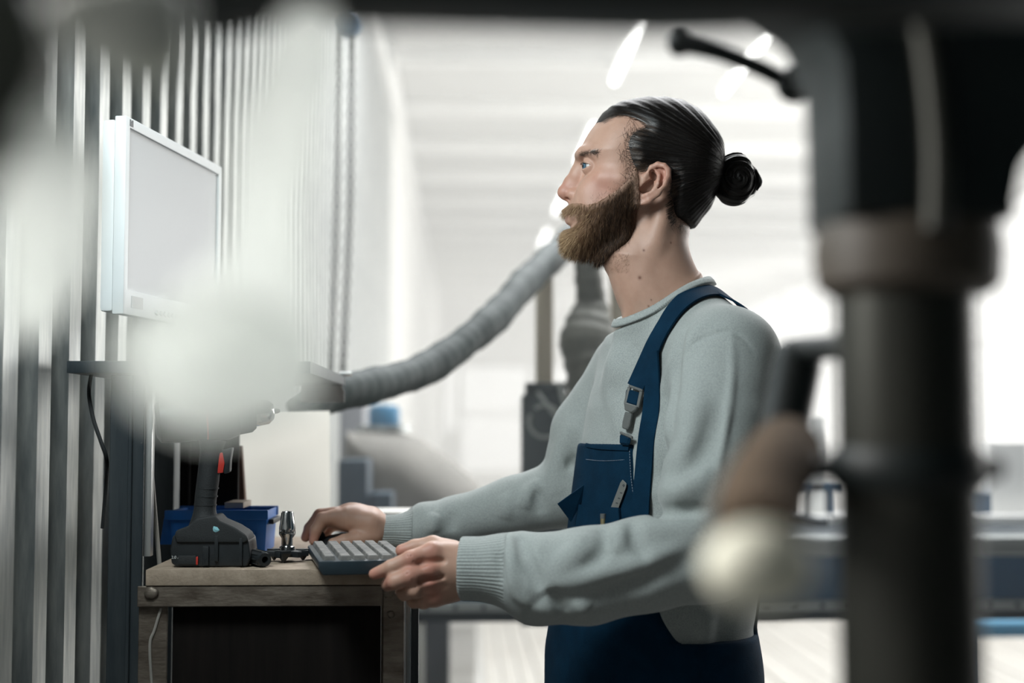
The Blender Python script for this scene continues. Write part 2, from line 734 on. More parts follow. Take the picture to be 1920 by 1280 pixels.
# scattering volume added for the veil of lens flare over the hall
hz = bpy.data.materials.new('flare_veil')
hz.use_nodes = True
N, L = nodes(hz)
N.clear()
out = N.new('ShaderNodeOutputMaterial')
vs = N.new('ShaderNodeVolumeScatter')
vs.inputs['Density'].default_value = 0.04
vs.inputs['Color'].default_value = (1, 1, 0.99, 1)
L.new(vs.outputs[0], out.inputs['Volume'])
tag(box('flare_veil', (WX + 0.06, 3.4, 0.03), (RX - 0.02, EY - 0.12, CEIL - 0.01), hz, bevel=0), 'pale veil of lens flare, added as a scattering volume behind the man', 'haze', kind='stuff')
# ------------------------------------------------------------------ bench, rack and what stands on them
m_mdf = mat('worn_board', (0.235, 0.180, 0.130), 0.75, col2=(0.36, 0.285, 0.215), vscale=40, bump=0.25, bscale=220, stretch=(1, 1, 1))
m_mdf_top = mat('board_face', (0.42, 0.355, 0.29), 0.7, var=0.15, vscale=30, bump=0.2, bscale=160)
m_rust = mat('raw_steel_angle', (0.085, 0.065, 0.050), 0.45, 0.55, col2=(0.22, 0.185, 0.15), vscale=16, stretch=(1, 1, 3), bump=0.25, bscale=90, rvar=0.15)
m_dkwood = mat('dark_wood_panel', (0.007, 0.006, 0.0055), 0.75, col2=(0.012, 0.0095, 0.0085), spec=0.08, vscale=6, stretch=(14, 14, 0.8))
m_dksteel = mat('dark_blue_steel', (0.028, 0.038, 0.045), 0.42, 0.35, col2=(0.055, 0.065, 0.070), vscale=7, stretch=(5, 5, 0.6), bump=0.1, bscale=60)
m_ltsteel = mat('bright_steel', (0.62, 0.63, 0.62), 0.3, 0.8, var=0.1, vscale=12, stretch=(6, 6, 0.5))
m_black = mat('black_plastic', (0.012, 0.015, 0.017), 0.42, var=0.2, vscale=50, bump=0.08, bscale=400)
m_rubber = mat('black_rubber', (0.010, 0.012, 0.013), 0.7, bump=0.15, bscale=500)
m_red = mat('red_plastic', (0.42, 0.03, 0.02), 0.4)
m_blue = mat('blue_bin_plastic', (0.012, 0.125, 0.45), 0.4, col2=(0.016, 0.145, 0.50), vscale=18, bump=0.06, bscale=90)
m_monitor = mat('white_monitor_plastic', (0.72, 0.75, 0.75), 0.4, var=0.02)
m_chrome = mat('polished_steel', (0.55, 0.55, 0.55), 0.16, 1.0)
m_label = mat('printed_label', (0.55, 0.56, 0.55), 0.5)
m_darkprint = mat('dark_print', (0.06, 0.07, 0.075), 0.5)

TZ = float(M(500, 1067, 2.10)[2])      # bench top
bench = empty('workbench', (-0.28, 2.3, 0))
tag(bench, 'wooden-topped workbench on a raw steel angle frame beside the corrugated wall', 'workbench')
xl = float(M(273, 1080, 2.10)[0])
xr = float(M(719, 1080, 2.10)[0])
zb = float(M(500, 1097, 2.10)[2])
top = box('top_board', (xl, 2.10, zb), (xr, 2.72, TZ), m_mdf, bench, bevel=0.0015)
za = float(M(500, 1137, 2.10)[2])
# angle iron rails: a face and a flange
def angle(name, lo, hi, fl):
    bm = bmesh.new()
    b_box(bm, lo, hi)
    b_box(bm, *fl)
    return finish(bm, name, m_rust, bench, bevel=0.001, seg=1)
angle('front_rail', (xl - 0.012, 2.102, za), (xr - 0.002, 2.107, zb - 0.001), ((xl, 2.107, zb - 0.006), (xr - 0.002, 2.14, zb - 0.001)))
lw = float(M(757, 1200, 2.10)[0])
lx = float(M(718, 1200, 2.10)[0])
angle('leg', (lx, 2.100, 0), (lw, 2.105, zb - 0.012), ((lw - 0.005, 2.105, 0), (lw, 2.135, zb - 0.012)))
angle('leg', (xl - 0.012, 2.112, 0), (xl + 0.03, 2.117, zb - 0.02), ((xl - 0.012, 2.117, 0), (xl - 0.007, 2.15, zb - 0.02)))
angle('leg', (xl, 2.695, 0), (xl + 0.04, 2.70, zb), ((xl, 2.66, 0), (xl + 0.005, 2.695, zb)))
angle('leg', (xr - 0.04, 2.695, 0), (xr, 2.70, zb), ((xr - 0.005, 2.66, 0), (xr, 2.695, zb)))
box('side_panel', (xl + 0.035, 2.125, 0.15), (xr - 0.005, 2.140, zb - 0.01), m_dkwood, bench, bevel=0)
x0 = float(M(766, 1200, 2.16)[0])
box('bright_upright', (lw + 0.001, 2.14, 0), (lw + 0.008, 2.146, zb + 0.01), m_ltsteel, bench, bevel=0.0008)
box('dark_upright', (lw + 0.0085, 2.15, 0), (lw + 0.02, 2.17, zb + 0.005), m_dksteel, bench, bevel=0.0008)
# weld blobs where rail and leg meet
for (u, v, r) in ((733, 1152, 0.006), (729, 1111, 0.008), (284, 1112, 0.010)):
    c = Mv(u, v, 2.1)
    bm = bmesh.new()
    bmesh.ops.create_icosphere(bm, subdivisions=2, radius=r)
    for q in bm.verts:
        q.co *= 0.75 + 0.4 * random.random()
        q.co.y *= 0.35
    bmesh.ops.translate(bm, vec=c, verts=bm.verts)
    finish(bm, 'weld_bead', m_rust, bench, smooth=True)

# rack carrying the monitor shelf
SZ = float(M(300, 676, 2.12)[2])
rack = empty('monitor_rack', (-0.45, 2.4, 0))
tag(rack, 'dark steel rack rising behind the bench and carrying the monitor shelf', 'rack')
a = float(M(203, 900, 2.16)[0])
b = float(M(267, 900, 2.16)[0])
bm = bmesh.new()
b_box(bm, (a, 2.165, 0), (b, 2.172, SZ - 0.02))
b_box(bm, (a, 2.172, 0), (a + 0.006, 2.215, SZ - 0.02))
b_box(bm, (b - 0.022, 2.158, 0), (b - 0.016, 2.165, SZ - 0.02))
finish(bm, 'post', m_dksteel, rack, bevel=0.001, seg=1)
a2 = float(M(270, 900, 2.18)[0])
b2 = float(M(284, 900, 2.18)[0])
box('flange', (a2, 2.18, TZ + 0.012), (b2, 2.2, SZ - 0.02), m_ltsteel, rack, bevel=0.0008)
box('post', (-0.585, 2.66, 0), (-0.53, 2.72, SZ - 0.02), m_dksteel, rack, bevel=0.001)
shelf = box('shelf_board', (-0.585, 2.13, SZ - 0.018), (-0.225, 2.76, SZ), m_dksteel, rack, bevel=0.001)
mt = frame_from((1, 0, 0), (0, 0, 1), (-0.33, 2.75, 0))
prism('gusset', [(0.02, SZ - 0.018), (0.100, SZ - 0.018), (0.105, SZ - 0.03), (0.105, SZ - 0.05), (0.02, SZ - 0.05)], mt, 0.004, m_label, rack)
bm = bmesh.new()
b_tube(bm, [(-0.235, 2.757, SZ + 0.004), (-0.212, 2.757, SZ + 0.004)], 0.0045, 8)
finish(bm, 'bolt', m_ltsteel, rack, auto=40)
# dark board closing the rack under the shelf, its top edge falling away
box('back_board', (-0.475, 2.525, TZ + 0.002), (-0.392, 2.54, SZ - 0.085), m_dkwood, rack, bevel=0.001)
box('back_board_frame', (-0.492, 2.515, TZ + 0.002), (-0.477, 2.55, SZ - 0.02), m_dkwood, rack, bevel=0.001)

# monitor
mon = empty('monitor', (-0.49, 2.36, SZ))
tag(mon, 'white flat monitor on a round stand, turned towards the man', 'monitor')
A = np.array([-0.508, 2.15])
Bp = np.array([-0.435, 2.58])
ex = Vector((*(Bp - A), 0)).normalized()
W = float(np.linalg.norm(Bp - A))
zb0 = float(M(240, 588, 2.15)[2])
zt0 = float(M(240, 216, 2.15)[2])
H = zt0 - zb0
fm = frame_from(ex, (0, 0, 1), (A[0], A[1], zb0))      # local x along the width, y up, z = out of the screen
bz = 0.016
bm = bmesh.new()
outer = [(0, 0), (W, 0), (W, H), (0, H)]
inner = [(bz, bz + 0.022), (W - bz, bz + 0.022), (W - bz, H - bz), (bz, H - bz)]
vo = [bm.verts.new(fm @ Vector((*p, 0.0))) for p in outer]
vi = [bm.verts.new(fm @ Vector((*p, 0.0))) for p in inner]
vd = [bm.verts.new(fm @ Vector((*p, -0.004))) for p in inner]
vb_ = [bm.verts.new(fm @ Vector((*p, -0.018))) for p in outer]
for i in range(4):
    j = (i + 1) % 4
    bm.faces.new((vo[i], vo[j], vi[j], vi[i]))
    bm.faces.new((vi[i], vi[j], vd[j], vd[i]))
    bm.faces.new((vo[j], vo[i], vb_[i], vb_[j]))
bm.faces.new(vb_)
finish(bm, 'bezel', m_monitor, mon, bevel=0.002, auto=40)
m_screen = mat('grey_screen', (0.45, 0.47, 0.48), 0.35, spec=0.4)
bm = bmesh.new()
bm.faces.new([bm.verts.new(fm @ Vector((*p, -0.0038))) for p in inner])
bm.faces.ensure_lookup_table()
finish(bm, 'screen', m_screen, mon)
prism('back_shell', [(0.004, 0.004), (W - 0.004, 0.004), (W - 0.004, H - 0.004), (0.004, H - 0.004)], fm @ Matrix.Translation((0, 0, -0.040)), 0.021, m_monitor, mon, bevel=0.006)
prism('back_housing', [(0.09, 0.06), (W - 0.09, 0.06), (W - 0.11, H - 0.10), (0.11, H - 0.10)], fm @ Matrix.Translation((0, 0, -0.066)), 0.027, m_dksteel, mon, bevel=0.006)
bc = fm @ Vector((W / 2, 0, -0.035))
box('stand_neck', (bc.x - 0.02, bc.y - 0.04, SZ + 0.012), (bc.x + 0.012, bc.y + 0.04, zb0 + 0.09), m_monitor, mon, bevel=0.004)
lathe('stand_base', [(0, 0.001), (0.095, 0.001), (0.10, 0.004), (0.096, 0.007), (0.03, 0.014), (0, 0.015)], m_dksteel, mon, Matrix.Translation((bc.x + 0.028, bc.y, SZ)), 40)
lab = [(0.03, 0.012), (0.075, 0.012), (0.075, 0.030), (0.03, 0.030)]
prism('rating_label', lab, fm, 0.0006, m_label, mon)
prism('maker_mark', [(0.014, H - 0.013), (0.026, H - 0.013), (0.026, H - 0.003), (0.022, H - 0.003), (0.020, H - 0.008), (0.017, H - 0.003), (0.014, H - 0.003)], fm, 0.0006, m_darkprint, mon)
for i in range(7):
    x = 0.125 + i * 0.017
    prism('button', [(x, 0.010), (x + 0.009, 0.007), (x + 0.012, 0.012), (x + 0.005, 0.016)], fm, 0.003, m_label, mon, bevel=0.0008)
# cable hanging from the shelf
cp = [M(176, 689, 2.2), M(170, 708, 2.2), M(167, 740, 2.19), M(175, 785, 2.18), (M(190, 830, 2.17)), M(200, 862, 2.18), M(199, 905, 2.235), M(192, 990, 2.25)]
tag(tube('power_cable', smooth_path(cp, 6), 0.003, m_rubber, seg=8), 'thin black cable hanging from the monitor shelf beside the corrugated wall', 'cable')

# blue bin
d = 2.36
bx0, bx1 = float(M(316, 1000, d)[0]), float(M(501, 1000, d)[0])
bzt = float(M(400, 958, d)[2])
bin_ = empty('storage_bin', ((bx0 + bx1) / 2, d + 0.06, TZ))
tag(bin_, 'blue plastic storage bin standing on the bench behind the drill', 'bin')
bm = bmesh.new()
hgt = bzt - TZ - 0.001
sec = [(0.0, 0.007), (0.0, 0.0)]
lo4 = [(bx0 + 0.008, d + 0.004), (bx1 - 0.004, d + 0.004), (bx1 - 0.004, d + 0.118), (bx0 + 0.008, d + 0.118)]
hi4 = [(bx0, d), (bx1, d), (bx1, d + 0.122), (bx0, d + 0.122)]
li4 = [(bx0 + 0.011, d + 0.008), (bx1 - 0.008, d + 0.008), (bx1 - 0.008, d + 0.114), (bx0 + 0.011, d + 0.114)]
def ring(q, z):
    return [bm.verts.new((x, y, z)) for (x, y) in q]
r0 = ring(lo4, TZ + 0.001)
r1 = ring(hi4, bzt)
r2 = ring([(x + (0.004 if k in (0, 3) else -0.004), y + (0.004 if k < 2 else -0.004)) for k, (x, y) in enumerate(hi4)], bzt)
r3 = ring(li4, TZ + 0.005)
for (p, q) in ((r0, r1), (r1, r2), (r2, r3)):
    for i in range(4):
        bm.faces.new((p[i], p[(i + 1) % 4], q[(i + 1) % 4], q[i]))
bm.faces.new(r0[::-1])
bm.faces.new(r3)
finish(bm, 'tub', m_blue, bin_, bevel=0.0012, auto=40)
box('rim', (bx0 - 0.006, d - 0.007, bzt - 0.014), (bx1 + 0.002, d + 0.001, bzt + 0.002), m_blue, bin_, bevel=0.002)
box('rim', (bx0 - 0.006, d + 0.121, bzt - 0.014), (bx1 + 0.002, d + 0.128, bzt + 0.002), m_blue, bin_, bevel=0.002)
box('stacking_lug', (bx1 + 0.001, d + 0.01, bzt - 0.022), (bx1 + 0.009, d + 0.11, bzt - 0.014), m_black, bin_, bevel=0.001)
prism('side_handle', [(-0.012, -0.055), (-0.006, -0.012), (0.004, 0.0), (0.014, 0.0), (0.014, -0.055)], frame_from((1, 0, 0), (0, 0, 1), (bx0 - 0.004, d + 0.11, bzt)), 0.10, m_blue, bin_, bevel=0.001)

def text_mesh(name, txt, size, mtx, m, parent, ext=0.0004):
    cu = bpy.data.curves.new(name, 'FONT')
    cu.body = txt
    cu.size = size
    cu.extrude = ext
    t = bpy.data.objects.new(name, cu)
    COL.objects.link(t)
    bpy.context.view_layer.update()
    me = bpy.data.meshes.new_from_object(t.evaluated_get(bpy.context.evaluated_depsgraph_get()))
    bpy.data.objects.remove(t)
    me.transform(mtx)
    return link(name, me, m, parent)
p = M(438, 1003, d)
text_mesh('embossed_word', 'select', 0.016, frame_from((1, 0, 0), (0, 0, 1), (p[0], d - 0.0005, p[2])), m_blue, bin_, 0.001)

# timber offcuts behind the bin
m_offcut = mat('brown_offcut', (0.16, 0.085, 0.05), 0.7, var=0.3, vscale=9, stretch=(8, 8, 1), bump=0.2)
d = 2.56
p0 = M(416, 950, d)
prism('timber_offcut', [(0, TZ - p0[2]), (0.047, TZ - p0[2]), (0.033, float(M(430, 835, d)[2]) - p0[2]), (0, float(M(430, 835, d)[2]) - p0[2])], frame_from((1, 0, 0), (0, 0, 1), (p0[0], d + 0.02, p0[2])), 0.02, m_offcut, bevel=0.001)
tag(bpy.data.objects['timber_offcut'], 'upright brown timber offcut behind the blue bin', 'timber')
p1 = M(428, 957, 2.44)
tag(box('wooden_stick', (float(p1[0]), 2.40, bzt + 0.0025), (float(M(463, 957, 2.44)[0]), 2.49, bzt + 0.012), m_mdf_top, bevel=0.001), 'short wooden stick lying across the blue bin', 'stick')

# rods leaning at the left end of the bench
m_rod = mat('grey_rod', (0.30, 0.28, 0.25), 0.6, var=0.2)
tag(tube('thin_rod', [M(283, 870, 2.23), M(299, 1060, 2.23)], 0.0035, m_rod, seg=8), 'thin grey rod leaning at the left end of the bench', 'rod')
tag(tube('hanging_cord', smooth_path([M(302, 1140, 2.111), M(290, 1180, 2.111), M(281, 1210, 2.111), M(285, 1290, 2.111)], 6), 0.0022, m_rod, seg=8), 'pale cord hanging below the bench front', 'cord')

# cordless drill standing on its battery
drill = empty('cordless_drill', tuple(M(390, 1068, 2.17)))
tag(drill, 'black cordless drill with a red trigger standing on its battery', 'drill')
D0 = 2.115


def dp(pts, y0):
    """pixel outline -> local polygon of a plane facing the camera"""
    o = M(pts[0][0], pts[0][1], y0)
    q = [M(u, v, y0) for (u, v) in pts]
    return [(float(a[0]), float(a[2])) for a in q], frame_from((1, 0, 0), (0, 0, 1), (0, y0, 0))


TZd = float(M(390, 1066.5, 2.115)[2])
bat = [(330, 1066), (321, 1056), (318, 1030), (323, 1006), (338, 996), (452, 996), (466, 1012), (470, 1046), (463, 1062), (455, 1067)]
poly, mx = dp(bat, 2.13)
poly = [(x, max(z, TZ + 0.001)) for x, z in poly]
bm = bmesh.new()
b_prism(bm, poly, mx @ Matrix.Translation((0, 0, -0.078)), 0.078)
finish(bm, 'battery', m_black, drill, bevel=0.004, auto=30, seg=3)
# shoulder of the foot that takes the battery
sh = [(326, 1004), (330, 994), (352, 986), (366, 972), (403, 966), (412, 976), (440, 988), (461, 1002), (466, 1014), (458, 1018), (330, 1018)]
poly, mx = dp(sh, 2.126)
bm = bmesh.new()
b_prism(bm, poly, mx @ Matrix.Translation((0, 0, -0.072)), 0.072)
finish(bm, 'foot', m_rubber, drill, bevel=0.006, auto=30, seg=3)
for (u0, u1, v0, v1) in ((380, 392, 1024, 1060), (402, 410, 1004, 1052), (448, 455, 1008, 1060)):
    q0 = M(u0, v1, 2.128)
    q1 = M(u1, v0, 2.128)
    box('battery_rib', (float(q0[0]), 2.1255, float(q0[2])), (float(q1[0]), 2.131, float(q1[2])), m_black, drill, bevel=0.0012)
q0, q1 = M(334, 1058, 2.1295), M(368, 1041, 2.1295)
box('latch', (float(q0[0]), 2.127, float(q0[2])), (float(q1[0]), 2.131, float(q1[2])), m_rubber, drill, bevel=0.001)
q0, q1 = M(368, 1058, 2.1295), M(372, 1043, 2.1295)
box('red_mark', (float(q0[0]), 2.126, float(q0[2])), (float(q1[0]), 2.131, float(q1[2])), m_red, drill, bevel=0.0005)
p = M(320, 1047, 2.1295)
text_mesh('capacity_print', '2.0 Ah', 0.006, frame_from((1, 0, 0), (0, 0, 1), (p[0] + 0.001, 2.1292, p[2])), m_label, drill)
lathe('foot_light', [(0, 0.004), (0.006, 0.003), (0.009, 0)], mat('clear_light_lens', (0.25, 0.5, 0.55), 0.1, coat=0.5), drill, along(M(408, 988, 2.13), M(412, 975, 2.10)), 16)
# handle: an oval tube, thicker at the foot
hp = [(385, 985), (384, 960), (386, 930), (390, 900), (393, 870), (396, 845), (398, 825)]
hr = [0.026, 0.0175, 0.0165, 0.0168, 0.0165, 0.0170, 0.021]
pts = smooth_path([tuple(M(u, v, 2.163)) + (r,) for (u, v), r in zip(hp, hr)], 5)
bm = bmesh.new()
b_tube(bm, [p[:3] for p in pts], [p[3] for p in pts], 20)
for q in bm.verts:
    q.co.y = 2.163 + (q.co.y - 2.163) * 0.86
finish(bm, 'handle', m_rubber, drill, auto=50)
for k, v in enumerate((915, 930, 946)):
    c = M(387 + (930 - v) * 0.13, v, 2.163)
    bm = bmesh.new()
    b_tube(bm, [c - np.array([0, 0, 0.0012]), c + np.array([0, 0, 0.0012])], 0.0172, 20)
    for q in bm.verts:
        q.co.y = 2.163 + (q.co.y - 2.163) * 0.86
    finish(bm, 'grip_ring', m_rubber, drill, auto=40)
poly, mx = dp([(402, 850), (417, 848), (421, 868), (418, 886), (407, 887), (403, 870)], 2.156)
prism('trigger_inner', poly, mx @ Matrix.Translation((0, 0, -0.014)), 0.014, m_red, drill, bevel=0.001)
poly, mx = dp([(411, 845), (436, 838), (432, 862), (431, 884), (420, 889), (412, 870)], 2.158)
prism('trigger', poly, mx @ Matrix.Translation((0, 0, -0.018)), 0.018, m_black, drill, bevel=0.003)
# motor head and chuck along the pixel axis to the right
h0, h1 = M(292, 790, 2.163), M(500, 772, 2.20)
hl = float(np.linalg.norm(h1 - h0))
k = hl / 0.17
lathe('motor_head', [(0, 0), (0.024, 0.0), (0.033, 0.006), (0.035, 0.03), (0.034, 0.075), (0.037, 0.078), (0.037, 0.108), (0.033, 0.120), (0.027, 0.128), (0.025, 0.13), (0, 0.13)], m_black, drill, along(h0, h1), 28)
lathe('torque_collar', [(0, 0.120), (0.030, 0.120), (0.031, 0.124), (0.029, 0.142), (0.024, 0.148), (0, 0.148)], m_rubber, drill, along(h0, h1), 28)
lathe('chuck', [(0, 0.145), (0.020, 0.145), (0.021, 0.150), (0.019, 0.168), (0.012, 0.176), (0.004, 0.178), (0.004, 0.182), (0.002, 0.186), (0, 0.186)], m_chrome, drill, along(h0, h1), 24)
tube('red_ring', [h0 + (h1 - h0) * 0.44, h0 + (h1 - h0) * 0.455], 0.0352, m_red, drill, 28)

# router bit standing on its cutter
d = 2.22
c = M(538, 1052, d)
bit = empty('router_bit', (c[0], c[1], TZ))
tag(bit, 'silver tapered router bit standing upright on its black cutter head', 'router bit')
s = 2667 / d
prof = [(0, 0), (0.0115, 0), (0.0115, 18 / s), (0.0085, 20 / s), (0.0085, 36 / s), (0.0125, 44 / s), (0.0125, 48 / s), (0.0095, 51 / s), (0.0095, 54 / s), (0.0125, 55 / s), (0.0125, 58 / s), (0.0085, 92 / s), (0.0078, 94 / s), (0.004, 94 / s), (0.004, 90 / s), (0, 90 / s)]
zc0 = TZ + 0.016
lathe('shank', [(r, z * 0.86) for r, z in prof], m_chrome, bit, Matrix.Translation((c[0], c[1], zc0 - 0.006)), 32)
for k in range(12):
    an = k * math.pi / 6
    bm = bmesh.new()
    b_box(bm, (-0.0004, -0.0004, 46 / s * 0.86), (0.0004, 0.0004, 78 / s))
    for q in bm.verts:
        tt = (q.co.z - 58 * .86 / s) / (34 / s)
        rr = 0.0124 - 0.004 * min(max(tt, 0), 1)
        q.co += Vector((math.cos(an) * rr, math.sin(an) * rr, 0))
    bmesh.ops.translate(bm, vec=(c[0], c[1], zc0 - 0.006), verts=bm.verts)
    finish(bm, 'collet_slot', m_black, bit)
star = []
for k in range(6):
    a0 = k * math.pi / 3 + 0.2
    for (da, r) in ((-0.30, 0.020), (-0.1, 0.033), (0.12, 0.034), (0.3, 0.020)):
        star.append((r * math.cos(a0 + da), r * math.sin(a0 + da)))
prism('cutter_head', star, Matrix.Translation((c[0], c[1], TZ + 0.008)), 0.009, m_black, bit, bevel=0.001)
for k in range(3):
    a0 = k * 2 * math.pi / 3 + 0.45
    bm = bmesh.new()
    b_lathe(bm, [(0, -0.012), (0.002, -0.011), (0.011, 0.002), (0.011, 0.006), (0, 0.006)], 4, Matrix.Translation((c[0] + 0.026 * math.cos(a0), c[1] + 0.026 * math.sin(a0), TZ + 0.0125)))
    finish(bm, 'cutter_tooth', m_black, bit)

# loose collet nut lying in front of the cutter
p0, p1 = M(474, 1046, 2.165), M(497, 1052, 2.125)
p0[2] = TZ + 0.0125
p1[2] = TZ + 0.0115
nut = empty('collet_nut', tuple((p0 + p1) / 2 - np.array([0, 0, 0.011])))
tag(nut, 'small black collet nut lying on its side between drill and router bit', 'nut')
mt = along(p0, p1)
L_ = float(np.linalg.norm(p1 - p0))
lathe('nut_body', [(0.005, 0), (0.0105, 0), (0.012, 0.004), (0.0115, L_ * 0.8), (0.010, L_), (0.005, L_), (0.005, L_ * 0.4), (0, L_ * 0.4)], m_black, nut, mt, 20)
for k in range(10):
    a0 = k * math.pi / 5
    bm = bmesh.new()
    b_box(bm, (-0.001, -0.0008, 0.004), (0.001, 0.0008, L_ * 0.85))
    bmesh.ops.transform(bm, matrix=mt @ Matrix.Rotation(a0, 4, 'Z') @ Matrix.Translation((0.0117, 0, 0)), verts=bm.verts)
    finish(bm, 'nut_rib', m_rubber, nut)

# keyboard: near end over the bench edge
KZ = float(M(640, 1046, 1.99)[2])
m_kb = mat('dark_keyboard_shell', (0.016, 0.028, 0.036), 0.38, var=0.1, vscale=40)
m_key = mat('dusty_grey_key', (0.075, 0.077, 0.075), 0.6, col2=(0.21, 0.20, 0.185), vscale=38, bump=0.05, bscale=300)
kl = M(597, 1046, 1.99)
kf = M(577, 1021, 2.26)
ky = Vector((kf[0] - kl[0], kf[1] - kl[1], 0)).normalized()
kx = Vector((ky.y, -ky.x, 0))
KM = frame_from(kx, ky, (kl[0], kl[1], KZ - 0.004))
KW, KL = 0.128, 0.275
kb = empty('keyboard', KM @ Vector((KW / 2, KL / 2, 0)))
tag(kb, 'dusty dark computer keyboard reaching over the bench edge under the hands', 'keyboard')
bm = bmesh.new()
prof2 = [(0.006, -0.020), (KW - 0.004, -0.020), (KW, -0.012), (KW, 0.0), (0, 0.0), (0, -0.010)]
mm = KM @ Matrix(((1, 0, 0, 0), (0, 0, -1, KL), (0, 1, 0, 0), (0, 0, 0, 1)))
b_prism(bm, prof2, mm, KL)
finish(bm, 'shell', m_kb, kb, bevel=0.003, auto=40)
kme = None
for r in range(6):
    x = 0.007 + r * 0.0193 + (0.003 if r > 0 else 0)
    y = 0.006
    while y < KL - 0.018:
        w = 0.0175
        if r == 5 and 0.06 < y < 0.09:
            w = 0.095
        elif (r == 2 and y < 0.01) or (r == 3 and y < 0.01):
            w = 0.026 if r == 2 else 0.031
        w = min(w, KL - 0.006 - y)
        bm = bmesh.new()
        lo_ = [(x, y), (x + 0.0176, y), (x + 0.0176, y + w), (x, y + w)]
        hi_ = [(x + 0.0022, y + 0.0018), (x + 0.0154, y + 0.0018), (x + 0.0154, y + w - 0.0018), (x + 0.0022, y + w - 0.0018)]
        a_ = [bm.verts.new(KM @ Vector((*q, -0.001))) for q in lo_]
        b_ = [bm.verts.new(KM @ Vector((*q, 0.0065))) for q in hi_]
        bm.faces.new(b_)
        for i in range(4):
            bm.faces.new((a_[i], a_[(i + 1) % 4], b_[(i + 1) % 4], b_[i]))
        finish(bm, 'key', m_key, kb, bevel=0.0008, seg=1)
        y += w + 0.0018
for y in (0.11, KL - 0.02):
    q = KM @ Vector((0.012, y, -0.0195))
    box('foot', (q.x, q.y, TZ + 0.0003), (q.x + 0.012, q.y + 0.02, q.z + 0.003), m_rubber, kb, bevel=0.001)
    q = KM @ Vector((0.10, y, -0.0195))
    box('foot', (q.x, q.y, TZ + 0.0003), (q.x + 0.012, q.y + 0.02, q.z + 0.003), m_rubber, kb, bevel=0.001)

# mouse under the far hand
mc = M(640, 1012, 2.415)
mouse = empty('computer_mouse', (mc[0], mc[1], TZ))
tag(mouse, 'black computer mouse under the man\'s far hand', 'mouse')
bm = bmesh.new()
bmesh.ops.create_uvsphere(bm, u_segments=28, v_segments=16, radius=1)
for q in bm.verts:
    x, y, z = q.co
    q.co = Vector((x * 0.055, y * 0.031, max(z, -0.05) * (0.026 + 0.005 * x)))
bmesh.ops.translate(bm, vec=(mc[0], mc[1], TZ + 0.003), verts=bm.verts)
finish(bm, 'mouse_body', m_black, mouse, auto=60)
tube('scroll_wheel', [(mc[0] - 0.035, mc[1] - 0.003, TZ + 0.024), (mc[0] - 0.035, mc[1] + 0.003, TZ + 0.024)], 0.008, m_rubber, mouse, 16)

# unseen lamps added by the wall: one lights the man, one the plastic cover
def added_lamp(name, loc, target, sx, sy, power, col, label, spread=180):
    l = area(name + '_light', loc, target, sx, sy, power, col, spread)
    t = tag(empty(name, loc), label, 'lamp')
    mw = Matrix.Translation(loc) @ l.rotation_euler.to_matrix().to_4x4()
    box('housing', (-sx / 2 - 0.012, -sy / 2 - 0.012, 0.004), (sx / 2 + 0.012, sy / 2 + 0.012, 0.026), m_dksteel, t, bevel=0.003, mtx=mw)  # housing and bracket invented along with the lamp
    back = mw @ Vector((0, 0, 0.02))
    tube('bracket', [back, (WX + 0.004, back.y - 0.02, back.z)], 0.008, m_dksteel, t, 10)
    l.parent = t
    l.matrix_parent_inverse = t.matrix_basis.inverted()


added_lamp('added_key_lamp', (-0.46, 1.44, 2.04), (0.25, 2.12, 1.42), 0.26, 0.36, 13.0, (0.88, 0.98, 1.0), 'added out-of-view panel lamp lighting the man')
added_lamp('added_cover_lamp', (-0.46, 0.80, 1.62), (-0.10, 0.50, 1.38), 0.30, 0.30, 4.2, (1.0, 0.985, 0.955), 'added out-of-view panel lamp brightening the plastic dust cover', 120)
# ------------------------------------------------------------------ machines behind the man
m_cncblue = mat('blue_machine_paint', (0.003, 0.062, 0.135), 0.45, var=0.12, vscale=3)
m_cncdark = mat('dark_machine_paint', (0.008, 0.020, 0.030), 0.5)
m_alu = mat('aluminium_rail', (0.42, 0.45, 0.45), 0.35, 0.7, var=0.08, vscale=8, stretch=(0.4, 4, 4))
m_hose = mat('grey_flexible_hose', (0.036, 0.050, 0.050), 0.7, col2=(0.062, 0.080, 0.078), vscale=14, bump=0.2, bscale=60)
m_hose2 = mat('olive_flexible_duct', (0.085, 0.090, 0.076), 0.6, col2=(0.15, 0.153, 0.13), vscale=16, bump=0.3, bscale=50)
m_pine = mat('pine_post', (0.50, 0.445, 0.35), 0.7, var=0.08, vscale=5, stretch=(6, 6, 0.6))
m_pale = mat('pale_coated_board', (0.82, 0.80, 0.75), 0.6, var=0.03, vscale=3)

CY = 4.2
cnc = empty('cnc_machine_bed', (1.4, 4.8, 0))
tag(cnc, 'long blue machine bed with aluminium rails running behind the man', 'machine')
X0, X1 = float(M(768, 1100, CY)[0]), 4.6


def zz(v, y=CY):
    return float(M(960, v, y)[2])


box('top_rail', (X0, CY - 0.02, zz(1026)), (X1, CY + 0.10, zz(1009)), m_alu, cnc, bevel=0.004)
box('top_rail', (X0, CY - 0.01, zz(1044)), (X1, CY + 0.10, zz(1028)), m_alu, cnc, bevel=0.003)
box('blue_beam', (X0, CY, zz(1127)), (X1, CY + 0.10, zz(1044)), m_cncblue, cnc, bevel=0.004)
box('bolted_rail', (X0, CY - 0.012, zz(1146)), (X1, CY + 0.02, zz(1127)), m_alu, cnc, bevel=0.002)
box('lower_beam', (X0, CY, zz(1166)), (X1, CY + 0.10, zz(1146)), m_cncdark, cnc, bevel=0.003)
bm = bmesh.new()
b_lathe(bm, [(0, 0.012), (0.006, 0.012), (0.0075, 0.006), (0.0075, 0), (0, 0)], 8, Matrix.Rotation(math.pi / 2, 4, 'X'))
bmesh.ops.recalc_face_normals(bm, faces=bm.faces)
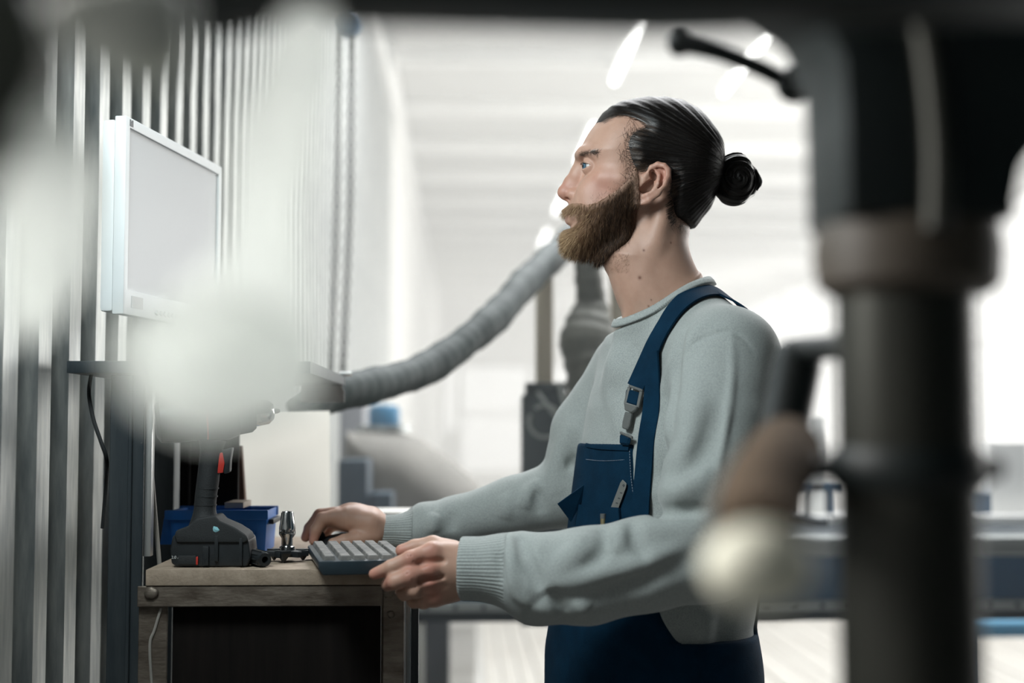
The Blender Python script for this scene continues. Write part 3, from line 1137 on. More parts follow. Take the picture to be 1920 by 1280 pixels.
bolt_me = bpy.data.meshes.new('bolt')
bm.to_mesh(bolt_me)
bm.free()
bolt_me.materials.append(m_cncdark)
x = X0 + 0.05
while x < 3.6:
    o = bpy.data.objects.new('bolt', bolt_me)
    COL.objects.link(o)
    o.location = (x, CY - 0.012, zz(1136.5))
    o.parent = cnc
    o.matrix_parent_inverse = cnc.matrix_basis.inverted()
    x += 0.083
# stepped bracket under the beam, legs, far rail and cross members
box('bracket', (float(M(978, 1170, CY)[0]), CY + 0.005, zz(1174)), (float(M(1045, 1170, CY)[0]), CY + 0.09, zz(1166)), m_cncdark, cnc, bevel=0.002)
for xx in (2.55, 4.3):
    box('machine_leg', (xx, CY + 0.005, 0), (xx + 0.14, CY + 0.095, zz(1166)), m_cncblue, cnc, bevel=0.004)
    box('machine_leg', (xx, CY + 1.35, 0), (xx + 0.14, CY + 1.44, zz(1100)), m_cncblue, cnc, bevel=0.004)
box('far_beam', (X0 + 0.6, CY + 1.3, zz(1127)), (X1, CY + 1.42, zz(1060)), m_cncblue, cnc, bevel=0.004)
for xx in (0.9, 2.1, 3.3):
    box('cross_member', (xx, CY + 0.10, zz(1110)), (xx + 0.1, CY + 1.3, zz(1070)), m_cncblue, cnc, bevel=0.004)
box('bed_deck', (0.2, CY + 0.101, zz(1030)), (X1, CY + 1.3, zz(1016)), m_cncdark, cnc, bevel=0.003)
box('bed_leg', (X0 + 0.02, CY + 0.02, 0), (X0 + 0.045, CY + 0.05, zz(1166)), m_pale, cnc, bevel=0.002)

# blue floor frame, low on the right
m_ltblue = mat('light_blue_paint', (0.05, 0.25, 0.42), 0.4, var=0.05)
fr = box('floor_tray', (2.0, 5.8, 0.44), (4.6, 6.5, 0.50), m_ltblue, bevel=0.004)
tray = tag(empty('loading_table', (3.3, 6.1, 0)), 'low light blue loading table behind the machine bed at the right edge', 'table')
fr.parent = tray
fr.matrix_parent_inverse = tray.matrix_basis.inverted()
fr.name = 'table_top'
for (xx, yy) in ((2.05, 5.85), (4.5, 5.85), (2.05, 6.4), (4.5, 6.4)):
    box('leg', (xx, yy, 0), (xx + 0.06, yy + 0.06, 0.44), m_ltblue, tray, bevel=0.003)

# gantry things seen through the gap right of the man
g = empty('machine_gantry', (1.3, 5.0, 0.95))
tag(g, 'blue and white machine gantry standing on the bed right of the man', 'gantry')
GY = 5.0
for (u0, u1, v0, v1, m_) in ((1400, 1585, 903, 920, m_cncblue), (1518, 1545, 780, 1005, m_white), (1559, 1566, 915, 1003, m_cncblue), (1480, 1486, 870, 1003, m_cncdark), (1830, 1858, 925, 985, m_cncblue), (1858, 1925, 830, 1005, m_white)):
    a, b = M(u0, v1, GY), M(u1, v0, GY)
    box('gantry_beam' if v1 - v0 < 40 else 'gantry_column', (float(a[0]), GY, max(float(a[2]), zz(1016) + 0.03)), (float(b[0]), GY + 0.12, float(b[2])), m_, g, bevel=0.003)
a = M(1400, 1013, GY)
box('gantry_base', (float(a[0]), GY - 0.1, zz(1016) + 0.001), (2.6, GY + 0.2, zz(1016) + 0.03), m_white, g, bevel=0.003)
tag(tube('cable_hose', smooth_path([M(1470, 968, 4.8), M(1500, 972, 4.8), M(1525, 977, 4.8), M(1540, 978, 4.8), M(1552, 978, 4.8)], 6), 0.018, m_cncdark, seg=12), 'dark curved cable hose arching over the machine bed right of the man', 'hose')
for i, (u, v, y, s) in enumerate(((1540, 700, 9, 0.5), (1890, 700, 10, 0.9))):
    pass

# dust hose sagging from the wall up to the machine
def hose(name, pts, r, m_, amp, step, label, seg=20, cat='hose'):
    P = smooth_path(pts, 24)
    # resample evenly, ribs as bulges of the radius
    q = [np.array(P[0])]
    for p_ in P[1:]:
        p_ = np.array(p_)
        while np.linalg.norm(p_ - q[-1]) > step:
            q.append(q[-1] + (p_ - q[-1]) / np.linalg.norm(p_ - q[-1]) * step)
    n = len(q)
    rr = [r(i / (n - 1)) if callable(r) else r for i in range(n)]
    rs = [a_ * (1 + amp * (1 if i % 4 in (0, 1) else -1)) for i, a_ in enumerate(rr)]
    bm = bmesh.new()
    b_tube(bm, q, rs, seg, wob=lambda i, a_: 1 + 0.05 * math.sin(i * 0.21 + 2 * a_) + 0.03 * math.sin(i * 0.57 + a_))
    return tag(finish(bm, name, m_, smooth=True), label, cat)


hose('dust_hose', [M(560, 775, 3.1), M(610, 745, 3.15), M(700, 722, 3.3), M(790, 695, 3.5), M(860, 650, 3.65), M(925, 597, 3.8), M(985, 530, 4.05), M(1030, 487, 4.3), M(1080, 440, 4.6), M(1130, 395, 4.75), M(1190, 372, 4.9)], lambda t: 0.040 + 0.006 * t, m_hose, 0.012, 0.010, 'grey dust hose sagging from the corrugated wall up behind the man\'s beard')
hose('extraction_duct', [M(1102, 440, 4.25), M(1104, 520, 4.25), M(1108, 580, 4.25), M(1102, 640, 4.22), M(1108, 700, 4.2), M(1120, 760, 4.2), M(1145, 850, 4.2), M(1190, 960, 4.25)], lambda t: 0.043 if t < 0.22 else (0.043 + (t - 0.22) * 0.28 if t < 0.40 else 0.080), m_hose2, 0.03, 0.011, 'thick ribbed olive duct hanging down behind the man\'s chest', 24, 'duct')

# timber posts behind
for (u0, u1, v0, v1, lab) in ((1007, 1039, 516, 730, 'pale pine post between the dust hose and the olive duct'), (1150, 1176, 470, 730, 'pale pine post behind the man\'s neck')):
    y = 4.45
    a, b = M(u0, v1, y), M(u1, v0, y)
    tag(box('timber_post', (float(a[0]), y + 0.05, zz(1016)), (float(b[0]), y + 0.10, float(b[2])), m_pine, bevel=0.002), lab, 'post')
# spindle box with its cables
y = 4.36
a, b = M(978, 905, y), M(1080, 718, y)
sb = empty('spindle_box', (float(a[0] + b[0]) / 2, y, zz(1009)))
tag(sb, 'dark blue-grey spindle box with looped cables on the machine bed behind the man\'s far arm', 'machine head')
m_box = mat('slate_box', (0.055, 0.072, 0.078), 0.5, var=0.15, vscale=6)
box('housing', (float(a[0]), y - 0.05, zz(1009) + 0.001), (float(b[0]), y + 0.06, float(M(1000, 740, y)[2])), m_box, sb, bevel=0.006)
box('cap', (float(M(985, 740, y)[0]), y - 0.045, float(M(1000, 740, y)[2])), (float(M(1060, 740, y)[0]), y + 0.05, float(b[2])), m_box, sb, bevel=0.004)
m_cable = mat('pale_cable', (0.40, 0.42, 0.40), 0.5)
cpts = [M(1022 + 30 * math.cos(t), 790 + 30 * math.sin(t), y - 0.058) for t in np.linspace(-2.2, 3.6, 22)]
tube('looped_cable', cpts, 0.006, m_cable, sb, 8)
tube('looped_cable', smooth_path([M(1008, 735, y - 0.06), M(1030, 765, y - 0.06), M(1055, 800, y - 0.06), M(1062, 850, y - 0.055)], 6), 0.006, m_cable, sb, 8)
tube('looped_cable', smooth_path([M(1049, 715, y - 0.06), M(1054, 745, y - 0.06), M(1066, 780, y - 0.06)], 6), 0.006, m_cable, sb, 8)

# slumped dust bag with its blue motor
DY = 5.2
dust = empty('dust_collector', (float(M(750, 900, DY)[0]), DY + 0.2, 0))
tag(dust, 'dust collector with a slumped grey-beige cloth bag and a blue motor on top', 'dust collector')
m_bag = mat('grey_beige_cloth', (0.17, 0.165, 0.152), 0.85, col2=(0.23, 0.22, 0.20), vscale=4, bump=0.3, bscale=8)
poly = Poly2([(float(q[0]), float(q[2])) for q in [M(u, v, DY) for (u, v) in ((636, 822), (660, 808), (690, 801), (735, 806), (775, 820), (830, 858), (885, 902), (905, 940), (915, 1010), (900, 1100), (700, 1110), (640, 1000))]], h=0.004, pad=0.2, smooth=4)


def f_dust(p):
    f = inflate(p, poly, DY + 0.2, 0.22, 0.16)
    return f + 0.006 * noise3(p, 16, 3)


v_, q_ = mesh_sdf(f_dust, (-0.6, DY - 0.1, 0.5), (0.3, DY + 0.5, 1.5), 0.012)
link('cloth_bag', np_mesh('cloth_bag', v_, q_), m_bag, dust, True)
m_navy = mat('navy_print', (0.02, 0.06, 0.12), 0.6)
c = M(715, 775, DY)
lathe('motor', [(0, 0), (0.055, 0), (0.06, 0.01), (0.06, 0.06), (0.05, 0.075), (0.02, 0.08), (0, 0.08)], mat('blue_motor', (0.02, 0.16, 0.30), 0.45), dust, Matrix.Translation((c[0], DY + 0.2, c[2] - 0.045)), 24)
lathe('neck_ring', [(0, 0), (0.10, 0), (0.10, 0.02), (0, 0.02)], m_alu, dust, Matrix.Translation((c[0], DY + 0.2, c[2] - 0.064)), 24)
box('stand', (c[0] - 0.20, DY + 0.02, 0), (c[0] + 0.25, DY + 0.4, float(M(700, 1100, DY)[2])), m_cncdark, dust, bevel=0.01)
c = M(650, 850, DY + 0.4)
tag(box('grey_cabinet', (float(M(640, 900, 6)[0]), 5.9, 0), (float(M(684, 900, 6)[0]), 6.2, float(M(660, 752, 6)[2])), mat('grey_cabinet_paint', (0.20, 0.21, 0.23), 0.5, var=0.1, vscale=4), bevel=0.006), 'tall narrow grey cabinet by the wall behind the dust collector', 'cabinet')

bx_ = tag(empty('dark_crate', (float(M(675, 900, 4.75)[0]), 4.85, 0)), 'dark blue crate standing in front of the dust collector', 'crate')
for (u0, u1, v0, v1, dy) in ((630, 690, 862, 1300, 0.0), (690, 735, 925, 1300, 0.02)):
    a, b = M(u0, v1, 4.75), M(u1, v0, 4.75)
    box('crate_body' if dy == 0 else 'crate_step', (float(a[0]), 4.75 + dy, 0.0), (float(b[0]), 4.98, float(b[2])), mat('dark_blue_crate', (0.02, 0.045, 0.07), 0.5), bx_, bevel=0.01)
# board by the bench end, made translucent so it glows as if lit
y = 2.95
pa = [M(u, v, y) for (u, v) in ((438, 1100), (440, 830), (455, 770), (618, 770), (636, 1100))]
mx = frame_from((1, 0, 0), (0, 0, 1), (0, y, 0))
m_glow_board = mat('glowing_board', (0.85, 0.84, 0.80), 0.7)
N, L = nodes(m_glow_board)
tl_ = N.new('ShaderNodeBsdfTranslucent')
tl_.inputs['Color'].default_value = (0.95, 0.94, 0.90, 1)
mxf = N.new('ShaderNodeMixShader')
mxf.inputs['Fac'].default_value = 0.8
L.new(N['Principled BSDF'].outputs[0], mxf.inputs[1])
L.new(tl_.outputs[0], mxf.inputs[2])
L.new(mxf.outputs[0], N['Material Output'].inputs['Surface'])
bp = prism('pale_board', [(float(q[0]), float(q[2])) for q in pa], mx, 0.003, m_glow_board)
tag(bp, 'large pale board upright behind the bench, made translucent to look brightly lit', 'sheet')
for q in bp.data.vertices:
    if q.co.z < 1.0:
        q.co.z = 0.0
y = 2.9
a, b = M(700, 972, y), M(785, 960, y)
cart = tag(empty('white_tray', (float(a[0]), y, float(a[2]))), 'white tray with a dark underside just behind the man\'s far wrist', 'tray')
box('tray_top', (float(a[0]) - 0.05, y, float(a[2])), (float(b[0]), y + 0.16, float(b[2])), m_pale, cart, bevel=0.003)
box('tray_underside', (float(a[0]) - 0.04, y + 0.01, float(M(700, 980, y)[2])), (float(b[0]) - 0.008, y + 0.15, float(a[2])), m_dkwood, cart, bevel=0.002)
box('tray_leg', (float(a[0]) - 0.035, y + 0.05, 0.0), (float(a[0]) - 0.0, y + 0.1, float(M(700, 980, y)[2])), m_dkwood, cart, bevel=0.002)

# stack of sheets seen under the machine beam
y = 6.3
a, b = M(829, 1280, y), M(893, 1166, y)
st = empty('sheet_stack', (float(a[0] + b[0]) / 2, y + 0.25, 0.004))
tag(st, 'stack of thin pale sheets on the floor under the machine bed', 'stack')
bm = bmesh.new()
b_box(bm, (0, 0, 0), (float(b[0] - a[0]), 0.5, 0.0125))
bmesh.ops.recalc_face_normals(bm, faces=bm.faces)
sm = bpy.data.meshes.new('sheet')
bm.to_mesh(sm)
bm.free()
sm.materials.append(m_pale)
z = 0.005
i = 0
while z < zz(1158, y):
    o = bpy.data.objects.new('sheet', sm)
    COL.objects.link(o)
    o.location = (float(a[0]) + random.uniform(-0.002, 0.002), y + random.uniform(-0.004, 0.004), z)
    o.parent = st
    o.matrix_parent_inverse = st.matrix_basis.inverted()
    z += 0.0155
    i += 1
for (u0, u1, m_, nm, lab, cat) in ((797, 819, m_pale, 'white_board', 'narrow white board standing under the machine bed beside the sheet stack', 'board'), (782, 794, m_offcut, 'brown_board', 'narrow brown board standing just behind the right bench leg', 'board'), (819, 827, m_rod, 'grey_board', 'thin grey board standing between white board and sheet stack', 'board')):
    a, b = M(u0, 1280, 6.3), M(u1, 1100, 6.3)
    tag(box(nm, (float(a[0]), 6.3, 0.005), (float(b[0]), 6.5, zz(1155, 6.3)), m_, bevel=0.003), lab, cat)

# chain hoist hanging on the left
HY = 4.7
hc = M(651, 42, HY)
ho = empty('chain_hoist', (hc[0], hc[1], hc[2]))
tag(ho, 'blue chain hoist with two hanging chains beside the left wall', 'hoist')
m_hoist = mat('hoist_blue', (0.015, 0.12, 0.24), 0.4)
m_link = mat('chain_steel', (0.10, 0.105, 0.10), 0.45, 0.7)
bm = bmesh.new()
b_lathe(bm, [(0, -0.04), (0.036, -0.04), (0.045, -0.028), (0.045, 0.028), (0.036, 0.04), (0, 0.04)], 20, Matrix.Translation(hc) @ Matrix.Rotation(math.pi / 2, 4, 'X'))
finish(bm, 'hoist_body', m_hoist, ho, auto=35)
box('hoist_bracket', (hc[0] - 0.02, HY - 0.03, hc[2] + 0.05), (hc[0] + 0.02, HY + 0.03, CEIL + 0.02), m_hoist, ho, bevel=0.003)
bm = bmesh.new()
lk = []
for k in range(14):
    t = 2 * math.pi * k / 14
    lk.append((0.0085 * math.cos(t), 0, 0.0145 * math.sin(t)))
b_tube(bm, lk + lk[:1], 0.0036, 6, cap=False)
bmesh.ops.recalc_face_normals(bm, faces=bm.faces)
lkm = bpy.data.meshes.new('chain_link')
bm.to_mesh(lkm)
bm.free()
lkm.materials.append(m_link)
lkm.polygons.foreach_set('use_smooth', [True] * len(lkm.polygons))
def strand(p, q, n):
    P = smooth_path([p, (np.array(p) + np.array(q)) / 2 + np.array([0.012, 0, 0]), q], n // 2)
    for i, c_ in enumerate(P):
        o = bpy.data.objects.new('chain_link', lkm)
        COL.objects.link(o)
        o.location = c_
        o.rotation_euler = (0, 0, (i % 2) * math.pi / 2 + 0.5)
        o.parent = ho
        o.matrix_parent_inverse = ho.matrix_basis.inverted()
p, q = M(658, 55, HY), M(641, 720, HY)
strand(p, q, int((p[2] - q[2]) / 0.0225))
p, q = M(632, 60, HY + 0.1), M(617, 720, HY + 0.1)
strand(p, q, int((p[2] - q[2]) / 0.0225))
# ------------------------------------------------------------------ the blurred machine in the foreground
m_fgdark = mat('dark_green_machine_paint', (0.006, 0.011, 0.011), 0.5, var=0.2, vscale=20)
m_fgcol = mat('oiled_steel_column', (0.040, 0.041, 0.034), 0.42, 0.5, var=0.15, vscale=20, stretch=(1, 1, 0.3))
m_cream = mat('cream_knob', (0.82, 0.80, 0.66), 0.6)
m_tan = mat('brown_wood_handle', (0.10, 0.072, 0.050), 0.95, var=0.15, vscale=30, spec=0.03)
dpress = empty('drill_press', (0.27, 0.86, 0))
tag(dpress, 'dark drill press column with collars and levers close in front, out of focus', 'drill press')
FY = 0.86


def fx(u, v=640, y=FY):
    return float(M(u, v, y)[0])


def fz(v, y=FY):
    return float(M(1700, v, y)[2])


cx = (fx(1572, 800) + fx(1830, 800)) / 2
cr = (fx(1830, 800) - fx(1572, 800)) / 2
tube('column', [(cx, FY, 0.0), (cx, FY, fz(500))], cr, m_fgcol, dpress, 40)
lathe('collar', [(0, fz(555)), (cr * 1.12, fz(555)), (cr * 1.32, fz(535)), (cr * 1.36, fz(470)), (cr * 1.30, fz(428)), (cr * 1.12, fz(418)), (0, fz(418))], mat('dull_brown_collar', (0.070, 0.056, 0.042), 0.55, var=0.15, vscale=25), dpress, Matrix.Translation((cx + 0.002, FY, 0)), 40)
lathe('clamp_ring', [(0, fz(915)), (cr * 1.06, fz(915)), (cr * 1.12, fz(900)), (cr * 1.12, fz(852)), (cr * 1.06, fz(840)), (0, fz(840))], m_fgdark, dpress, Matrix.Translation((cx, FY, 0)), 40)
for s in (-1, 1):
    lathe('clamp_knob', [(0, 0), (0.007, 0), (0.0075, 0.006), (0.0075, 0.012), (0.005, 0.014), (0, 0.014)], m_fgdark, dpress, along((cx + s * cr * 1.04, FY, fz(877)), (cx + s * (cr * 1.04 + 1), FY, fz(877))), 16)
# head of the machine: upper casting that spreads to the right, with a rib
ang = frame_from((1, 0, 0), (0, 0, 1), (0, FY + 0.05, 0))
hd = [(1548, 425), (1545, 250), (1540, 150), (1500, 60), (1440, 20), (1350, -40), (1350, -120), (2100, -120), (2100, 215), (1960, 240), (1900, 285), (1862, 340), (1850, 400), (1858, 430)]
prism('head_casting', [(float(M(u, v, FY)[0]), float(M(u, v, FY)[2])) for u, v in hd], ang, 0.10, m_fgdark, dpress, bevel=0.006)
tube('feed_pipe', smooth_path([M(1700, -60, 0.80), M(1735, 60, 0.80), M(1752, 180, 0.80), M(1760, 300, 0.80), M(1757, 430, 0.80)], 6), 0.0085, m_fgcol, dpress, 12)
# long dark arm across the top
arm = [(-60, -80), (2000, -80), (2000, 0), (1500, 20), (1260, 26), (900, 16), (640, 8), (470, 14), (380, 30), (330, 20), (200, -20), (-60, -20)]
FA = 0.62
prism('top_arm', [(float(M(u, v, FA)[0]), float(M(u, v, FA)[2])) for u, v in arm], frame_from((1, 0, 0), (0, 0, 1), (0, FA + 0.04, 0)), 0.06, m_fgdark, dpress, bevel=0.004)
# feed lever with its two end knobs
LY = 1.15
l0, l1 = M(1275, 82, LY), M(1490, 158, LY)
tube('feed_lever', smooth_path([l0, M(1350, 98, LY), M(1430, 130, LY), l1, M(1545, 150, LY - 0.1), M(1600, 160, LY - 0.2)], 5), 0.0072, m_fgdark, dpress, 14)
for (c, r) in ((l0, 0.0105), (l1, 0.0155)):
    bm = bmesh.new()
    bmesh.ops.create_uvsphere(bm, u_segments=20, v_segments=12, radius=r)
    bmesh.ops.translate(bm, vec=Vector(c), verts=bm.verts)
    finish(bm, 'lever_knob', m_fgdark, dpress, smooth=True)
# crank grip at mid height
g0, g1 = M(1503, 640, 1.15), M(1462, 850, 1.15)
lathe('crank_grip', [(0, 0), (0.012, 0.0), (0.0185, 0.006), (0.020, 0.02), (0.020, 0.08), (0.022, 0.085), (0.020, 0.092), (0, 0.093)], m_fgdark, dpress, along(g0, g1), 24)
tube('crank_arm', [M(1500, 655, 1.15), M(1560, 650, 1.05), M(1640, 645, FY + 0.02)], 0.010, m_fgdark, dpress, 14)
# cream ball on a brown shaft nearer the lens
BY = 0.60
tube('brown_shaft', smooth_path([M(1475, 850, 0.98), M(1440, 905, 0.82), M(1420, 965, 0.70), M(1420, 1025, BY)], 5), [0.026 - 0.0004 * i for i in range(16)], m_tan, dpress, 16)
c = M(1424, 1062, BY)
bm = bmesh.new()
bmesh.ops.create_uvsphere(bm, u_segments=32, v_segments=20, radius=0.0235)
for q in bm.verts:
    q.co.z *= 0.80
bmesh.ops.translate(bm, vec=Vector(c), verts=bm.verts)
finish(bm, 'ball_knob', m_cream, dpress, smooth=True)

# ------------------------------------------------------------------ clear plastic dust cover hanging at the left, very near
m_film = bpy.data.materials.new('dusty_clear_film')
m_film.use_nodes = True
N, L = nodes(m_film)
N.clear()
out = N.new('ShaderNodeOutputMaterial')
tr = N.new('ShaderNodeBsdfTransparent')
tr.inputs['Color'].default_value = (0.97, 0.985, 0.98, 1)
df = N.new('ShaderNodeBsdfDiffuse')
df.inputs['Color'].default_value = (0.80, 0.83, 0.81, 1)
tl = N.new('ShaderNodeBsdfTranslucent')
tl.inputs['Color'].default_value = (0.86, 0.88, 0.85, 1)
mx1 = N.new('ShaderNodeMixShader')
mx1.inputs['Fac'].default_value = 0.6
mx2 = N.new('ShaderNodeMixShader')
tc = N.new('ShaderNodeTexCoord')
nz = N.new('ShaderNodeTexNoise')
nz.inputs['Scale'].default_value = 22
nz.inputs['Detail'].default_value = 3
mr = N.new('ShaderNodeMapRange')
mr.inputs['From Min'].default_value = 0.3
mr.inputs['From Max'].default_value = 0.7
mr.inputs['To Min'].default_value = 0.46
mr.inputs['To Max'].default_value = 0.74
L.new(tc.outputs['Object'], nz.inputs['Vector'])
L.new(nz.outputs['Fac'], mr.inputs['Value'])
L.new(df.outputs[0], mx1.inputs[1])
L.new(tl.outputs[0], mx1.inputs[2])
L.new(mr.outputs['Result'], mx2.inputs['Fac'])
L.new(tr.outputs[0], mx2.inputs[1])
L.new(mx1.outputs[0], mx2.inputs[2])
L.new(mx2.outputs[0], out.inputs['Surface'])

cover = empty('plastic_dust_cover', tuple(M(400, 300, 0.5)))
tag(cover, 'crumpled clear plastic dust cover hanging from the machine arm, blurred in front of the monitor', 'plastic cover')


def film(name, outline, y, seed, amp=0.006, h=0.0035, wl=60):
    """crumpled closed pouch of film, its outline real size at its own distance"""
    pl = Poly2([(float(q[0]), float(q[2])) for q in [M(u, v, y) for u, v in outline]], h=0.001, pad=0.03, smooth=5)

    def f(p):
        fold = noise3(p, wl, seed) * amp
        return inflate(p + np.stack([0 * fold, fold, 0 * fold], 1), pl, y, 0.014, 0.02) + 0.0012 * noise3(p, 190, seed + 1)
    P = np.array([M(u, v, y) for u, v in outline])
    lo = P.min(0) - 0.03
    hi = P.max(0) + 0.03
    v_, q_ = mesh_sdf(f, lo, hi, h, 2.2)
    return link(name, np_mesh(name, v_, q_), m_film, cover, True)


film('lower_pouch', [(225, 600), (330, 560), (430, 540), (560, 600), (600, 690), (575, 765), (490, 800), (400, 828), (300, 800), (235, 740), (205, 670)], 0.50, 11)
film('upper_fold', [(560, 10), (635, 30), (630, 150), (600, 270), (575, 400), (580, 560), (600, 700), (480, 780), (300, 760), (250, 640), (320, 560), (410, 470), (425, 380), (445, 220), (500, 90)], 0.54, 21)
film('side_fold', [(50, 160), (110, 190), (150, 260), (180, 300), (200, 340), (190, 400), (180, 470), (160, 540), (130, 560), (90, 620), (30, 640), (15, 500), (25, 330)], 0.52, 31)
film('white_fold', [(10, 330), (60, 300), (85, 420), (95, 540), (85, 620), (40, 640), (5, 600), (-10, 450)], 0.46, 41)
m_roll = mat('cloudy_rolled_film', (0.58, 0.59, 0.52), 0.6, col2=(0.78, 0.79, 0.73), vscale=28, bump=0.2, bscale=40)
rp = Poly2([(float(q[0]), float(q[2])) for q in [M(u, v, 0.5) for u, v in ((75, 20), (130, -30), (330, -30), (366, 40), (358, 110), (300, 158), (215, 145), (130, 100))]], h=0.001, pad=0.04, smooth=5)


def f_roll(p):
    return inflate(p, rp, 0.5, 0.018, 0.018) + 0.003 * noise3(p, 110, 5)


v_, q_ = mesh_sdf(f_roll, M(60, 180, 0.5) - np.array([0, 0.05, 0]), M(420, -90, 0.5) + np.array([0, 0.05, 0]), 0.002, 2)
link('rolled_edge', np_mesh('rolled_edge', v_, q_), m_roll, cover, True)
# olive edge of the machine guard at the far left
gp = [(-80, -40), (40, -40), (62, 40), (70, 95), (45, 150), (10, 210), (-5, 330), (-80, 380)]
tag(prism('machine_guard', [(float(M(u, v, 0.5)[0]), float(M(u, v, 0.5)[2])) for u, v in gp], frame_from((1, 0, 0), (0, 0, 1), (0, 0.54, 0)), 0.03, mat('olive_guard', (0.035, 0.042, 0.030), 0.5, var=0.2), bevel=0.002), 'dark olive machine guard blurred in the upper left corner', 'guard')
# ------------------------------------------------------------------ the man
YH = 2.20                                   # middle plane of the head


def P2(pts, y=YH, **kw):
    return Poly2([(float(q[0]), float(q[2])) for q in [M(u, v, y) for u, v in pts]], **kw)


def zv(v, y=YH, u=1220):
    return float(M(u, v, y)[2])


class Scene:
    """ordered smooth unions and cuts; far primitives are skipped block by block"""
    def __init__(self):
        self.ops = []

    def add(self, fn, k=0.0, op='u', lo=None, hi=None):
        self.ops.append((fn, k, op, lo, hi))
        return self

    def chain(self, pts, rs, k=0.006, op='u', kk=0.006):
        P = np.array(pts, float)
        R = max(rs) + 0.02
        self.add(lambda p: chain(p, pts, rs, kk), k, op, P.min(0) - R - k, P.max(0) + R + k)
        return self

    def ell(self, c, r, k=0.006, op='u', R=None):
        c = np.array(c, float)
        e = max(r) + 0.02 + k
        self.add(lambda p: ell(p, c, r, R), k, op, c - e, c + e)
        return self

    def __call__(self, p):
        lo = p.min(0)
        hi = p.max(0)
        f = None
        for fn, k, op, l, h in self.ops:
            idx = None
            q = p
            if l is not None and f is not None and not FULL[0]:
                if (lo > h).any() or (hi < l).any():
                    continue
                if len(p) > 400:
                    idx = np.flatnonzero(((p > l) & (p < h)).all(1))
                    if len(idx) == 0:
                        continue
                    q = p[idx]
            g = fn(q)
            if f is None:
                f = g
                continue
            e = f if idx is None else f[idx]
            if op == 'u':
                e = smin(e, g, k) if k else np.minimum(e, g)
            elif op == 'c':
                e = smax(e, -g, k) if k else np.maximum(e, -g)
            else:
                e = smax(e, g, k) if k else np.maximum(e, g)
            if idx is None:
                f = e
            else:
                f[idx] = e
        return f


# ---- head and neck
skull = P2([(1125, 224), (1107, 245), (1094, 267), (1086, 285), (1083, 296), (1087, 307), (1091, 322), (1088, 345), (1078, 365), (1069, 378), (1064, 390), (1062, 398), (1066, 407), (1064, 413), (1070, 424), (1066, 438), (1069, 452), (1079, 464), (1100, 470), (1140, 463), (1180, 447), (1200, 425), (1240, 415), (1285, 402), (1318, 372), (1336, 320), (1337, 270), (1316, 226), (1282, 203), (1226, 193), (1172, 199), (1143, 211)], smooth=4)
neckp = P2([(1131, 470), (1133, 500), (1141, 517), (1148, 539), (1158, 568), (1172, 600), (1190, 650), (1340, 650), (1319, 528), (1306, 506), (1295, 480), (1290, 455), (1292, 420), (1270, 370), (1200, 370), (1170, 420)], smooth=4)
wz = np.array([zv(v) for v in (500, 470, 440, 410, 370, 330, 290, 250, 210, 180)])
ww = np.array([0.046, 0.050, 0.057, 0.063, 0.0685, 0.0725, 0.0755, 0.0765, 0.074, 0.07])


def f_skull(p):
    W = np.interp(p[:, 2], wz, ww).astype(F4)
    return inflate(p, skull, YH, W, 0.060)


def mid(u, v, y=0.0):
    """pixel of a point y off the middle plane (negative towards the camera)"""
    return M(u, v, YH + y)


head = Scene()
head.add(f_skull)
head.add(lambda p: inflate(p, neckp, YH, 0.057, 0.058), 0.016)
for s in (-1, 1):
    # cheekbone, brow, cheek, jaw corner, neck muscle
    head.chain([mid(1128, 333, s * 0.055), mid(1165, 336, s * 0.066), mid(1192, 338, s * 0.071)], [0.006, 0.005, 0.004], 0.02)
    head.chain([mid(1088, 291, s * 0.012), mid(1093, 286, s * 0.030), mid(1110, 287, s * 0.046)], [0.008, 0.008, 0.007], 0.012)
    head.ell(mid(1108, 360, s * 0.036), (0.020, 0.016, 0.022), 0.02)
    head.chain([mid(1246, 384, s * 0.052), mid(1228, 460, s * 0.046), mid(1200, 540, s * 0.030), mid(1180, 606, s * 0.012)], [0.011, 0.012, 0.011, 0.009], 0.014)
    # eye socket
    head.ell(mid(1093, 311, s * 0.036), (0.012, 0.014, 0.0090), 0.014, 'c')
# nose: ridge, tip, wings, columella
head.chain([mid(1088, 302), mid(1080, 322), mid(1068, 341), mid(1059.5, 356)], [0.0060, 0.0068, 0.0075, 0.0088], 0.010)
head.chain([mid(1089, 318), mid(1078, 348), mid(1072, 362)], [0.010, 0.012, 0.012], 0.010)
head.ell(mid(1058.8, 361.5), (0.0112, 0.0105, 0.0098), 0.006)
head.chain([mid(1060, 368), mid(1072, 374)], [0.0048, 0.0055], 0.005)
for s in (-1, 1):
    head.ell(mid(1076, 364, s * 0.0125), (0.0098, 0.0062, 0.0080), 0.005)
    head.ell(mid(1067.5, 372.5, s * 0.0065), (0.0062, 0.0030, 0.0034), 0.002, 'c')
    head.chain([mid(1088, 360, s * 0.0205), mid(1087, 372, s * 0.022)], [0.0016, 0.0016], 0.004, 'c')
# lips
for s in (-1, 1):
    head.chain([mid(1064.5, 401.5), mid(1068, 402.5, s * 0.010), mid(1078, 406, s * 0.022)], [0.0052, 0.0046, 0.0022], 0.005)
    head.chain([mid(1068, 413.5), mid(1071, 413.5, s * 0.010), mid(1079, 408, s * 0.021)], [0.0056, 0.0050, 0.0020], 0.005)
    head.chain([mid(1063, 407.3), mid(1067, 407.6, s * 0.010), mid(1082, 407.5, s * 0.024)], [0.0009, 0.0009, 0.0009], 0.002, 'c')
# eyelids around the eyeball
EYE = [mid(1107.5, 312, s * 0.0325) for s in (-1, 1)]


